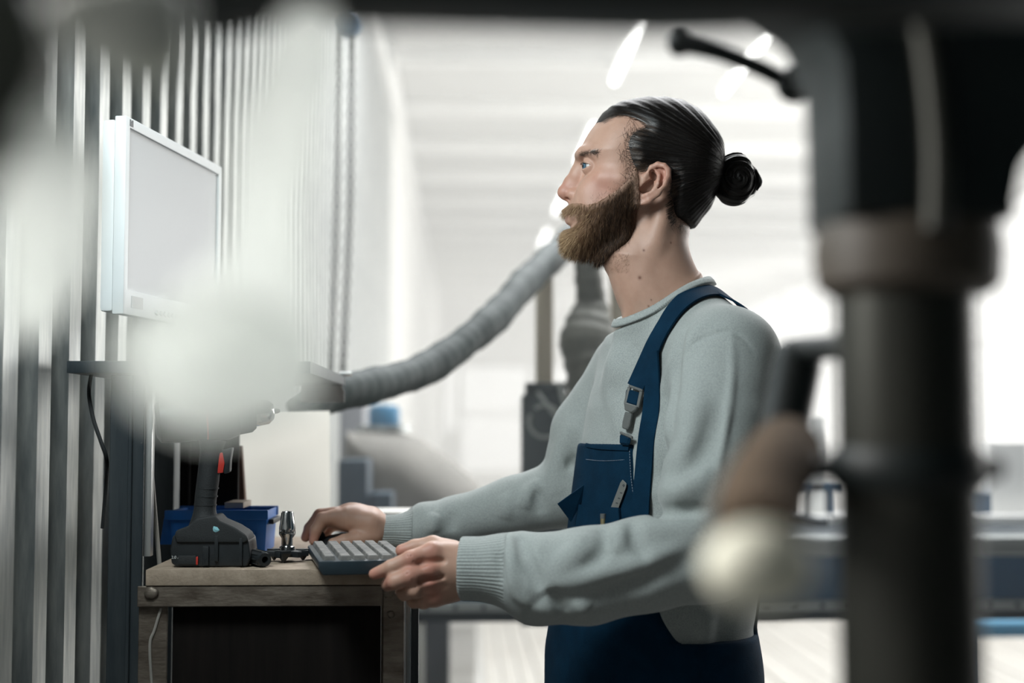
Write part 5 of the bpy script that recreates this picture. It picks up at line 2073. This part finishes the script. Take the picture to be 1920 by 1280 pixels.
sel = rng.choice(len(hv2), 5200)
st_ = hv2[sel]
nn = grad(f_hair, st_.astype(F4))
keep = (nn[:, 1] < 0.5) & (st_[:, 0] < bx - 0.01)
st_ = st_[keep]
tg = np.tile(np.array([bx + 0.01, YH, bz_]), (len(st_), 1)) + rng.randn(len(st_), 3) * np.array([0.004, 0.014, 0.02])
paths, nr = flow(f_hair, st_, tg, 8, 0.0052, 0.0007)
lift_ = (rng.rand(len(paths)) ** 3 * 0.0018)[:, None, None] * np.linspace(0, 1, 9)[None, :, None]
m_strand = mat('hair_strand', (0.011, 0.0085, 0.0072), 0.42, spec=0.3)
ribbons(paths + nr * lift_, rng.uniform(0.00015, 0.00042, len(paths)), nr, 'hair_strands', m_strand, person)
# strands of the bun curl round it
sel = rng.choice(len(v_), 1500)
s0 = v_[sel]
c0 = mid(1380, 337)
rel = s0 - c0
a0 = np.arctan2(rel[:, 2], rel[:, 0])
r0 = np.hypot(rel[:, 0], rel[:, 2])
ks = np.arange(7)
A_ = a0[:, None] + ks[None] * 0.10
pp = np.stack([c0[0] + r0[:, None] * np.cos(A_) * (1 + 0.004 * ks), np.repeat(s0[:, 1:2], 7, 1), c0[2] + r0[:, None] * np.sin(A_)], 2)
flat = pp.reshape(-1, 3).astype(F4)
for _ in range(2):
    flat = (flat - grad(f_bun, flat) * (f_bun(flat) - 0.0006)[:, None]).astype(F4)
pp = flat.reshape(pp.shape)
nb = grad(f_bun, flat).reshape(pp.shape)
ribbons(pp, rng.uniform(0.00015, 0.0004, len(pp)), nb, 'bun_strands', m_strand, person)

m_wisp = mat('brown_wisp', (0.042, 0.027, 0.019), 0.4)
# wisps at the temple, in front of the hairline
def wisps(starts, n, name, length, tgt, m_, jit=(5, 8)):
    sel_ = np.array(starts)[rng.randint(len(starts), size=n)] + rng.randn(n, 2) * np.array(jit)
    P_ = hits(head, sel_)
    T = np.tile(tgt, (len(P_), 1)) + rng.randn(len(P_), 3) * 0.03
    pa_, nr_ = flow(head, P_, T, 6, length / 6, 0.0006)
    ribbons(pa_, rng.uniform(0.0001, 0.0002, len(P_)), nr_, name, m_, person)


# feathered hairline: strands rooted in the skin just in front of the hair
uv = np.array([(rng.uniform(1118, 1262), rng.uniform(200, 430)) for _ in range(9000)])
hp_ = hits(head, uv)
mm_ = hairm(hp_[:, 0], hp_[:, 2])
hp_ = hp_[(hp_[:, 1] > YH - 0.0765) & (mm_ > -0.006) & (mm_ < 0.0035 * rng.rand(len(hp_)) ** 1.5 * 1.6)]
tg = np.tile(np.array([bx, YH - 0.02, bz_]), (len(hp_), 1)) + rng.randn(len(hp_), 3) * 0.012
f_top = lambda p: np.minimum(f_hair(p), head(p))
pa_, nr_ = flow(f_top, hp_, tg, 6, 0.0032, 0.0007)
ribbons(pa_, rng.uniform(0.00016, 0.0003, len(hp_)), nr_, 'hairline_strands', m_wisp, person)

wisps([(1174, 255), (1172, 275), (1176, 300), (1182, 315), (1168, 290), (1186, 235), (1180, 330)], 130, 'temple_wisps', 0.020, mid(1195, 340, -0.075), m_wisp)
wisps([(1290, 425), (1275, 420), (1300, 415), (1310, 405), (1262, 415)], 200, 'nape_wisps', 0.018, mid(1292, 460, -0.05), m_wisp)
wisps([(1088, 290), (1094, 288), (1100, 286), (1110, 285), (1118, 286)], 240, 'brow_hairs', 0.007, mid(1150, 280, -0.07), m_wisp, (3, 2))

# beard: a soft body under many short hairs
beardp = P2([(1058, 382), (1053, 392), (1054.5, 398), (1062, 402), (1072, 404), (1076, 412), (1070, 421), (1062, 427), (1054, 434), (1049, 444), (1050, 459), (1056, 473), (1069, 482), (1084, 486), (1106, 482), (1132, 478), (1172, 464), (1230, 430), (1310, 390), (1338, 300), (1316, 226), (1226, 193), (1143, 211), (1098, 262), (1088, 300), (1090, 340), (1076, 372), (1066, 378)], smooth=4)
beardm = P2([(1030, 379), (1062, 379), (1074, 380), (1088, 384), (1097, 388), (1108, 386), (1122, 381), (1140, 370), (1162, 354), (1178, 336), (1181, 322), (1190, 324), (1192, 345), (1194, 390), (1190, 425), (1176, 455), (1150, 474), (1120, 500), (1030, 500), (1025, 429), (1064, 427), (1076, 423), (1084, 413), (1082, 405), (1072, 401), (1056, 398.5), (1025, 398.5)], YH - 0.03, smooth=3, pad=0.1)
tzz = np.array([zv(v) for v in (490, 465, 430, 405, 395, 385, 360, 320)])
tth = np.array([0.010, 0.0085, 0.0065, 0.0045, 0.0055, 0.0045, 0.0022, 0.0015])


def f_beard(p):
    m = beardm(p[:, 0], p[:, 2])
    rise_ = np.clip(-m / 0.012, 0, 1)
    rise_ = rise_ * (2 - rise_)
    th = (np.interp(p[:, 2], tzz, tth) * rise_ + 0.0002).astype(F4)
    h_ = head(p)
    f = h_ - th
    g = inflate(p, beardp, YH, (np.interp(p[:, 2], wz, ww) + 0.001).astype(F4), 0.060)
    g = np.where(p[:, 2] < zv(432), g, 1)
    f = smin(f, np.maximum(g, h_ - 0.022), 0.006)
    return smax(f, m, 0.003) + (0.0009 * noise3(p, 520, 3) * (0.2 + 0.8 * rise_)).astype(F4)


bvv, bqq = mesh_sdf(f_beard, *bb([mid(1035, 500, -0.09), mid(1205, 315, 0.09)], 0.01), 0.0018)
m_beard = bpy.data.materials.new('brown_beard')
m_beard.use_nodes = True
N, L = nodes(m_beard)
pb = N['Principled BSDF']
pb.inputs['Roughness'].default_value = 0.65
pb.inputs['Specular IOR Level'].default_value = 0.18
a_ = N.new('ShaderNodeAttribute')
a_.attribute_name = 'tone'
rp_ = N.new('ShaderNodeValToRGB')
rp_.color_ramp.elements[0].color = (0.022, 0.014, 0.010, 1)
rp_.color_ramp.elements[1].color = (0.50, 0.35, 0.20, 1)
e_ = rp_.color_ramp.elements.new(0.45)
e_.color = (0.145, 0.078, 0.042, 1)
L.new(a_.outputs['Fac'], rp_.inputs['Fac'])
ed_ = N.new('ShaderNodeAttribute')
ed_.attribute_name = 'sparse'
mxb = N.new('ShaderNodeMix')
mxb.data_type = 'RGBA'
L.new(ed_.outputs['Fac'], mxb.inputs['Factor'])
L.new(rp_.outputs['Color'], mxb.inputs['A'])
mxb.inputs['B'].default_value = (0.40, 0.245, 0.18, 1)
L.new(mxb.outputs['Result'], pb.inputs['Base Color'])


def btone(p):
    """beard hair colour, blonder in front; sunlit chin and jaw shadow are painted in"""
    x0_, x1_ = float(mid(1055, 440)[0]), float(mid(1150, 440)[0])
    t = np.clip((p[:, 0] - x0_) / (x1_ - x0_), 0, 1)
    up = np.clip((p[:, 2] - zv(440)) / (zv(370) - zv(440)), 0, 1)
    return np.clip(0.88 - 1.05 * t * (1 - 0.45 * up) - 0.12 * up, 0.10, 0.95)  # darkening towards the jaw puts its shadow into the hair tone


bme = np_mesh('beard', bvv, bqq)
attr(bme, 'tone', np.clip(btone(bvv) * 0.75, 0, 1))
mb_ = beardm(bvv[:, 0].astype(F4), bvv[:, 2].astype(F4))
upz = np.clip((bvv[:, 2] - zv(440)) / (zv(405) - zv(440)), 0, 1)
attr(bme, 'sparse', np.clip(1 + mb_ / 0.011, 0, 1) * upz)
beard = link('beard', bme, m_beard, person, True)
sel = rng.choice(len(bvv), 24000)
s0 = bvv[sel]
g0 = grad(f_beard, s0.astype(F4))
ok = (g0[:, 1] < 0.55) & (head(s0.astype(F4)) > -0.002)
s0, g0 = s0[ok], g0[ok]
dirn = np.array([-0.25, 0, -0.75]) + np.clip((float(mid(1120, 440)[0]) - s0[:, 0:1]) / 0.06, 0, 1) * np.array([[-0.45, 0, 0.25]])
mu = np.clip((s0[:, 2:3] - zv(402)) / 0.01, 0, 1) * (s0[:, 0:1] < float(mid(1100, 390)[0]))
dirn = dirn + mu * np.array([[0.55, 0, -0.55]])
dirn = dirn + g0 * 0.38 + rng.randn(*s0.shape) * 0.22
dirn = dirn - (np.minimum((dirn * g0).sum(1, keepdims=True), 0)) * g0
dirn /= np.linalg.norm(dirn, axis=1, keepdims=True)
ln = rng.uniform(0.004, 0.0095, len(s0)) * np.where(mu[:, 0] > 0.5, 0.7, 1)
upf = np.clip((s0[:, 2] - zv(400)) / (zv(350) - zv(400)), 0, 1)
ln = ln * (1 - 0.55 * upf)
ks = np.linspace(0, 1, 4)
pt = s0[:, None] + dirn[:, None] * (ln[:, None] * ks[None])[..., None] + g0[:, None] * 0.0004
pt[:, :, 2] -= (ks ** 2)[None] * 0.0016
ribbons(pt, rng.uniform(0.00012, 0.00026, len(s0)), np.repeat(g0[:, None], 4, 1), 'beard_hairs', m_beard, person, np.clip(btone(s0) + rng.randn(len(s0)) * 0.17, 0, 1))
# stubble along cheek edge and under the jaw
P_ = []
for i in range(900):
    u = rng.uniform(1090, 1200)
    v = rng.uniform(330, 400)
    if abs((v - 384) + (u - 1110) * 0.62) < 12 + 4 * rng.randn():
        P_.append((u, v))
for i in range(260):
    P_.append((rng.uniform(1130, 1180), rng.uniform(475, 510)))
hh = hits(head, P_)
gs = grad(head, hh.astype(F4))
dd = np.array([-0.35, 0, -0.8]) + gs * 0.35 + rng.randn(*hh.shape) * 0.2
dd /= np.linalg.norm(dd, axis=1, keepdims=True)
pt = hh[:, None] + dd[:, None] * (rng.uniform(0.002, 0.0045, len(hh))[:, None] * ks[None])[..., None]
ribbons(pt, np.full(len(hh), 0.00011), np.repeat(gs[:, None], 4, 1), 'stubble', m_beard, person, rng.uniform(0.2, 0.6, len(hh)))
# ------------------------------------------------------------------ clothes
m_knit = bpy.data.materials.new('grey_marl_knit')
m_knit.use_nodes = True
N, L = nodes(m_knit)
pb = N['Principled BSDF']
pb.inputs['Roughness'].default_value = 0.9
pb.inputs['Specular IOR Level'].default_value = 0.15
pb.inputs['Sheen Weight'].default_value = 0.25
pb.inputs['Sheen Roughness'].default_value = 0.4
tc = N.new('ShaderNodeTexCoord')
n1 = N.new('ShaderNodeTexNoise')
n1.inputs['Scale'].default_value = 620
n1.inputs['Detail'].default_value = 3
n1.inputs['Roughness'].default_value = 0.7
n2 = N.new('ShaderNodeTexNoise')
n2.inputs['Scale'].default_value = 900
L.new(tc.outputs['Object'], n1.inputs['Vector'])
L.new(tc.outputs['Object'], n2.inputs['Vector'])
rp_ = N.new('ShaderNodeValToRGB')
rp_.color_ramp.elements[0].position = 0.32
rp_.color_ramp.elements[1].position = 0.66
rp_.color_ramp.elements[0].color = (0.270, 0.295, 0.286, 1)
rp_.color_ramp.elements[1].color = (0.415, 0.440, 0.425, 1)
L.new(n1.outputs['Fac'], rp_.inputs['Fac'])
L.new(rp_.outputs['Color'], pb.inputs['Base Color'])
ph = N.new('ShaderNodeAttribute')
ph.attribute_name = 'rib'
mk = N.new('ShaderNodeAttribute')
mk.attribute_name = 'ribmask'
sn = N.new('ShaderNodeMath')
sn.operation = 'SINE'
L.new(ph.outputs['Fac'], sn.inputs[0])
ml = N.new('ShaderNodeMath')
ml.operation = 'MULTIPLY'
L.new(sn.outputs[0], ml.inputs[0])
L.new(mk.outputs['Fac'], ml.inputs[1])
b1 = N.new('ShaderNodeBump')
b1.inputs['Strength'].default_value = 0.35
b1.inputs['Distance'].default_value = 0.0012
L.new(n2.outputs['Fac'], b1.inputs['Height'])
b2 = N.new('ShaderNodeBump')
b2.inputs['Strength'].default_value = 0.55
b2.inputs['Distance'].default_value = 0.0010
L.new(ml.outputs[0], b2.inputs['Height'])
L.new(b1.outputs['Normal'], b2.inputs['Normal'])
L.new(b2.outputs['Normal'], pb.inputs['Normal'])

sv, sq = mesh_sdf(f_sweater, (-0.16, 1.84, Z_HEM - 0.02), (0.52, 2.56, zv(520)), 0.0028)
sme = np_mesh('sweater', sv, sq)


def axis_phase(P, a, b, n):
    """ribs along a sleeve: phase round its axis"""
    a, b = np.array(a), np.array(b)
    ax = (b - a) / np.linalg.norm(b - a)
    u_ = np.cross(ax, [0, 0, 1])
    u_ /= np.linalg.norm(u_)
    w_ = np.cross(ax, u_)
    q = P - a
    # keep the branch cut on the far side
    return np.arctan2(q @ w_, q @ u_) * n, q @ ax


rib = np.zeros(len(sv))
rm = np.zeros(len(sv))
for (a, b, n, r, ln_) in ((LM[-2], LW_, 60, 0.075, 0.062), (RMd[-2], RW, 44, 0.06, 0.05)):
    ph_, t_ = axis_phase(sv, a, b, n)
    full = np.linalg.norm(np.array(b) - np.array(a))
    near = (np.linalg.norm(sv - np.array(b), axis=1) < 0.085) & (t_ > full - ln_)
    rib[near] = ph_[near]
    rm[near] = 1
cc = mid(1245, 570)
crp = np.array(CR)
dcol = np.full(len(sv), 1e9)
for i in range(0, len(sv), 20000):
    dcol[i:i + 20000] = np.sqrt(((sv[i:i + 20000, None] - crp[None]) ** 2).sum(2)).min(1)
nearc = dcol < 0.0105
rib[nearc] = np.arctan2(sv[nearc, 1] - cc[1], sv[nearc, 0] - cc[0]) * 90
rm[nearc] = 1
attr(sme, 'rib', rib)
attr(sme, 'ribmask', rm)
sweater = link('sweater', sme, m_knit, person, True)
sweater['label'] = 'grey marl knitted sweater with ribbed collar and cuffs'

# ribbed neckband: raised ribs all round
NR = 140
cpath = np.array(CR)
seg_ = np.linalg.norm(np.roll(cpath, -1, 0) - cpath, axis=1)
cum = np.concatenate([[0], np.cumsum(seg_)])
closed = np.concatenate([cpath, cpath[:1]])
f_uncut = lambda p: sw(p) - folds(p)
n2_ = NR * 2
tt_ = cum[-1] * np.arange(n2_) / n2_
qq_ = np.stack([np.interp(tt_, cum, closed[:, k]) for k in range(3)], 1)
oo_ = qq_ - cax
oo_[:, 2] = 0
oo_ /= np.linalg.norm(oo_, axis=1, keepdims=True)
ridge_ = np.where(np.arange(n2_) % 2, 0.0014, 0.0)[:, None]
rows_ = [qq_ - oo_ * 0.004 + np.array([0, 0, -0.004]), qq_ - oo_ * 0.0015 + np.array([0, 0, 0.004])]
for (a_, w_) in ((0.001, 0.0024), (0.006, 0.0036), (0.011, 0.0040), (0.0155, 0.0040), (0.0170, -0.002)):
    pp_ = (qq_ + oo_ * (0.004 + a_ * 0.75) + np.array([0, 0, 0.004 - a_ * 0.55])).astype(F4)
    for _ in range(4):
        pp_ = (pp_ - grad(f_uncut, pp_) * np.clip(f_uncut(pp_), -0.004, 0.004)[:, None] * 0.8).astype(F4)
    rows_.append(pp_ + grad(f_uncut, pp_) * (w_ + (ridge_ if w_ > 0 else 0)))
V_ = np.stack(rows_, 1)
k_ = V_.shape[1]
I_ = np.arange(n2_)[:, None] * k_
J_ = ((np.arange(n2_) + 1) % n2_)[:, None] * k_
c_i = np.arange(k_ - 1)[None]
Q_ = np.stack([I_ + c_i, I_ + c_i + 1, J_ + c_i + 1, J_ + c_i], 2).reshape(-1, 4)
nbm = np_mesh('neckband', V_.reshape(-1, 3), Q_)
link('neckband', nbm, m_knit, sweater, True)
m_denim = mat('navy_work_cloth', (0.0016, 0.018, 0.040), 0.9, col2=(0.0026, 0.026, 0.056), vscale=30, bump=0.25, bscale=700, spec=0.12)
m_stitch = mat('pale_stitching', (0.30, 0.35, 0.42), 0.8)
m_clip = mat('grey_buckle_plastic', (0.115, 0.12, 0.115), 0.42)


def tl(u, v, f=BASE_T):
    h = hit(f, u, v)
    fl, ll = tcoord(np.array([h], F4))
    return float(ll[0]), float(fl[0])


ZB = float(M(1140, 832, TY - 0.06)[2])
e1 = tl(1186, 850)[0]
e2 = tl(1196, 990)[0]
e3 = tl(1300, 1215)[0]
ez = np.array([zv(1222, 2.1), zv(990, 2.1), zv(850, 2.1)])
ee = np.array([e3, e2, e1])
ZW = zv(1222, 2.05)


def f_over(p):
    f, l = tcoord(p)
    t = torso(p, 0.0045)
    # baggy hips and legs
    for hj, kn, an in legs:
        t = smin(t, chain(p, [hj + np.array([0, 0, 0.03]), kn, an], [0.112, 0.085, 0.075]), 0.03)
    t = t + 0.0018 * noise3(p, 36, 14) * (p[:, 2] < ZW + 0.05)
    edge = np.interp(p[:, 2], ez, ee).astype(F4)
    bib = np.maximum(np.maximum(l - edge, -l - 0.135), np.maximum(p[:, 2] - ZB, -f + 0.01))
    back = np.maximum(np.maximum(np.abs(l) - 0.13, f - 0.0), p[:, 2] - zv(1010))
    low = p[:, 2] - ZW - 0.012 * np.sin(np.clip(l, -0.2, 0.2) * 8)
    reg = np.minimum(np.minimum(bib, back), low)
    g = smax(t, reg, 0.003)
    return np.maximum(g, 0.045 - p[:, 2])


ov, oq = mesh_sdf(f_over, (-0.2, 1.9, 0.02), (0.56, 2.56, ZB + 0.02), 0.0042)
overalls = link('overalls', np_mesh('overalls', ov, oq), m_denim, person, True)
overalls['label'] = 'navy blue bib overalls'


def on(u, v, f, off):
    h = hit(f, u, v)
    while h is None:
        u += 2 if u < 1250 else -2
        h = hit(f, u, v)
    n = grad(f, h.astype(F4)[None])[0]
    return h + n * off, n


def strip(name, center, width, thick, m_, parent, f=BASE_T, off=0.002, extra=None, twist=None):
    """band of cloth lying on a surface along a line of pixels"""
    pts, ns = [], []
    for (u, v) in center:
        q, n = on(u, v, f, off)
        pts.append(q)
        ns.append(n)
    if extra:
        for (q, n) in extra:
            pts.append(np.array(q))
            ns.append(np.array(n))
    PN = smooth_path([np.concatenate([a, b]) for a, b in zip(pts, ns)], 6)
    bm = bmesh.new()
    rows = []
    n_ = len(PN)
    for i, q in enumerate(PN):
        t = (PN[min(i + 1, n_ - 1)] - PN[max(i - 1, 0)])[:3]
        t = t / np.linalg.norm(t)
        nn_ = q[3:] / np.linalg.norm(q[3:])
        s = np.cross(t, nn_)
        s /= np.linalg.norm(s)
        nn_ = np.cross(s, t)
        w = width * 0.5
        row = []
        for (a, b) in ((-w, 0), (-w * 0.4, thick * 0.12), (w * 0.4, thick * 0.12), (w, 0), (w, thick), (w * 0.4, thick * 1.15), (-w * 0.4, thick * 1.15), (-w, thick)):
            row.append(bm.verts.new(Vector(q[:3] + s * a + nn_ * b)))
        rows.append(row)
    for a, b in zip(rows[:-1], rows[1:]):
        for k in range(8):
            bm.faces.new((a[k], a[(k + 1) % 8], b[(k + 1) % 8], b[k]))
    bm.faces.new(rows[0][::-1])
    bm.faces.new(rows[-1])
    return finish(bm, name, m_, parent, auto=40)


# strap from the buckle over the shoulder and down the back
BS = M(1400, 592, 2.12)
bk = [(M(1398, 586, 2.13), (0.55, -0.05, 0.8)), (M(1428, 640, 2.15), (0.9, -0.05, 0.4)), (M(1441, 690, 2.17), (1.0, 0, 0.15)), (M(1444, 760, 2.18), (1, 0, 0.0))]
SWT = Scene()
SWT.ops = [o for o in sw.ops[:3]]
SWT.chain(CR, [0.0068] * len(CR), 0.012)
strip('shoulder_strap', [(1196, 728), (1212, 690), (1230, 650), (1250, 612), (1274, 578), (1302, 556), (1332, 548), (1362, 558)], 0.043, 0.003, m_denim, person, SWT, 0.003, bk)
strip('strap_tail', [(1233, 660), (1228, 760), (1219, 820), (1213, 880), (1208, 940), (1206, 975)], 0.031, 0.003, m_denim, person, SWT, 0.006)
strip('bib_hem', [(1100, 834), (1120, 838), (1150, 840), (1180, 841)], 0.006, 0.0016, m_denim, person, f_over, 0.0005)
def stitches(name, path, step=0.0042, ln_=0.0026, f=f_over, off=0.0012, parent=person):
    P = [on(u, v, f, off) for (u, v) in path]
    Q = smooth_path([np.concatenate(a) for a in P], 10)
    bm = bmesh.new()
    acc = 0
    last = Q[0]
    for q in Q[1:]:
        sgm = np.linalg.norm(q[:3] - last[:3])
        if sgm >= step:
            d_ = (q[:3] - last[:3]) / sgm
            b_tube(bm, [last[:3], last[:3] + d_ * ln_], 0.00035, 5)
            last = last + (q - last) * (step / sgm)
    return finish(bm, name, m_stitch, parent)


stitches('bib_stitching', [(1100, 861), (1130, 864), (1160, 863), (1184, 860)])
stitches('bib_edge_stitching', [(1181, 845), (1183, 890), (1187, 930), (1191, 975)])
stitches('pocket_stitching', [(1088, 973), (1105, 980), (1125, 984), (1150, 985)])
FST = f_over

# bib pocket with a steel rule and a pen in it
def patch(name, rows, thick, m_, parent, f, off):
    """cloth patch given by rows of pixels"""
    bm = bmesh.new()
    top_, bot = [], []
    for r in rows:
        a, b = [], []
        for (u, v) in r:
            q, n = on(u, v, f, off)
            a.append(bm.verts.new(Vector(q + n * thick)))
            b.append(bm.verts.new(Vector(q)))
        top_.append(a)
        bot.append(b)
    R_, C_ = len(rows), len(rows[0])
    for i in range(R_ - 1):
        for j in range(C_ - 1):
            bm.faces.new((top_[i][j], top_[i][j + 1], top_[i + 1][j + 1], top_[i + 1][j]))
            bm.faces.new((bot[i][j], bot[i + 1][j], bot[i + 1][j + 1], bot[i][j + 1]))
    for i in range(R_ - 1):
        for j in (0, C_ - 1):
            bm.faces.new((top_[i][j], top_[i + 1][j], bot[i + 1][j], bot[i][j]))
    for j in range(C_ - 1):
        for i in (0, R_ - 1):
            bm.faces.new((top_[i][j], top_[i][j + 1], bot[i][j + 1], bot[i][j]))
    return finish(bm, name, m_, parent, auto=50)


rows = []
for k in range(7):
    t = k / 6
    rows.append([(1089 - 8 * t + (1164 + 4 * t - 1089 + 8 * t) * s, 946 + 6 * s + 60 * t) for s in np.linspace(0, 1, 9)])
patch('bib_pocket', rows, 0.0035, m_denim, person, f_over, 0.0015)


def plate(name, px, thick, m_, f, off, parent=person, bevel=0.0004):
    """flat stiff piece held against the cloth: outline in pixels, laid in the plane of the cloth there"""
    cu = sum(p[0] for p in px) / len(px)
    cv_ = sum(p[1] for p in px) / len(px)
    c, n = on(cu, cv_, f, off)
    bm = bmesh.new()
    vs, vt = [], []
    for (u, v) in px:
        d_ = ray(u, v)
        t = ((c - CAM_O) @ n) / (d_ @ n)
        q = CAM_O + d_ * t
        vs.append(bm.verts.new(Vector(q)))
        vt.append(bm.verts.new(Vector(q + n * thick)))
    bm.faces.new(vs[::-1])
    bm.faces.new(vt)
    k = len(px)
    for i in range(k):
        bm.faces.new((vs[i], vs[(i + 1) % k], vt[(i + 1) % k], vt[i]))
    return finish(bm, name, m_, parent, bevel=bevel, seg=1), c, n


m_rule = mat('steel_rule', (0.34, 0.35, 0.33), 0.4, 0.7)
rule, rc, rn = plate('steel_rule', [(1146, 951), (1164, 904), (1168, 899), (1175, 906), (1174, 914), (1160, 952)], 0.0010, m_rule, f_over, 0.0035, None)
tag(rule, 'steel rule with a hanging hole sticking out of the bib pocket', 'ruler')
hole, _, _ = plate('hanging_hole', [(1167, 909), (1170, 907), (1172, 910), (1169, 913)], 0.0004, m_darkprint, f_over, 0.0048, rule, 0)
for i, (u, v) in enumerate(((1165, 924), (1161, 934), (1157, 943))):
    plate('scale_mark', [(u - 2, v - 1.5), (u + 2, v - 0.5), (u + 1.5, v + 1.2), (u - 2.4, v + 0.4)], 0.0003, m_darkprint, f_over, 0.0048, rule, 0)
q, n = on(1137, 975, f_over, 0.006)
pen = tag(empty('pocket_pen', tuple(q)), 'brass-ended pen clipped in the bib pocket', 'pen')
tube('pen_barrel', [q + np.array([0, 0, -0.01]), q + np.array([0, 0, 0.002])], 0.0042, mat('brass', (0.45, 0.38, 0.22), 0.35, 0.8), pen, 16)
tube('pen_cap', [q + np.array([0, 0, 0.002]), q + np.array([0, 0, 0.009])], 0.0045, m_clip, pen, 16)

# open pocket flap on the far edge of the bib
h = hit(f_over, 1092, 925)
fl = []
for (u, v, dy) in ((1096, 908, 0.0), (1094, 935, 0.0), (1071, 978, -0.012), (1046, 944, -0.02)):
    fl.append(M(u, v, h[1] + dy))
bm = bmesh.new()
nf = np.cross(fl[1] - fl[0], fl[3] - fl[0])
nf /= np.linalg.norm(nf)
va = [bm.verts.new(Vector(q)) for q in fl]
vb = [bm.verts.new(Vector(q + nf * 0.0025)) for q in fl]
bm.faces.new(va)
bm.faces.new(vb[::-1])
for i in range(4):
    bm.faces.new((va[i], va[(i + 1) % 4], vb[(i + 1) % 4], vb[i]))
finish(bm, 'pocket_flap', m_denim, person, bevel=0.0006)

# side release buckle
buck = SWT
plate('buckle_top_bar', [(1183, 722), (1208, 731), (1207, 736), (1182, 727)], 0.005, m_clip, buck, 0.006, person, 0.0012)
plate('buckle_left_rail', [(1181, 726), (1185, 727), (1178, 757), (1174, 756)], 0.005, m_clip, buck, 0.006, person, 0.001)
plate('buckle_right_rail', [(1203, 734), (1208, 735), (1201, 766), (1197, 763)], 0.005, m_clip, buck, 0.006, person, 0.001)
plate('strap_loop', [(1178, 729), (1205, 738), (1199, 764), (1174, 757)], 0.006, m_denim, buck, 0.004, person, 0.003)
plate('buckle_body', [(1174, 754), (1200, 762), (1196, 770), (1189, 775), (1176, 770)], 0.006, m_clip, buck, 0.006, person, 0.0015)
plate('buckle_tongue', [(1176, 772), (1188, 776), (1183, 800), (1180, 807), (1170, 803), (1171, 792)], 0.005, m_clip, buck, 0.006, person, 0.0015)
plate('buckle_lower_bar', [(1167, 809), (1188, 818), (1188, 823), (1166, 814)], 0.005, m_clip, buck, 0.007, person, 0.001)
plate('lower_loop', [(1166, 813), (1186, 820), (1183, 836), (1165, 834)], 0.006, m_denim, buck, 0.006, person, 0.003)

# work shoes
m_shoe = mat('dark_work_shoe', (0.03, 0.028, 0.026), 0.55, bump=0.1)
for (hj, kn, an), s in zip(legs, (-1, 1)):
    fdir = np.array([FW[0], FW[1] + 0.1 * s, 0])
    fdir /= np.linalg.norm(fdir)
    S_ = Scene()
    a0 = np.array([an[0], an[1], 0])
    S_.chain([a0 + np.array([0, 0, 0.045]) - fdir * 0.045, a0 + np.array([0, 0, 0.045]) + fdir * 0.06, a0 + np.array([0, 0, 0.035]) + fdir * 0.165], [0.044, 0.046, 0.037], 0.02)
    S_.chain([a0 + np.array([0, 0, 0.05]), a0 + np.array([0, 0, 0.13])], [0.046, 0.05], 0.02)
    S_.add(lambda p: 0.002 - p[:, 2], 0.004, 'i')
    sv_, sq_ = mesh_sdf(S_, a0 - 0.26, a0 + 0.26, 0.006)
    link('work_shoe', np_mesh('work_shoe', sv_, sq_), m_shoe, person, True)
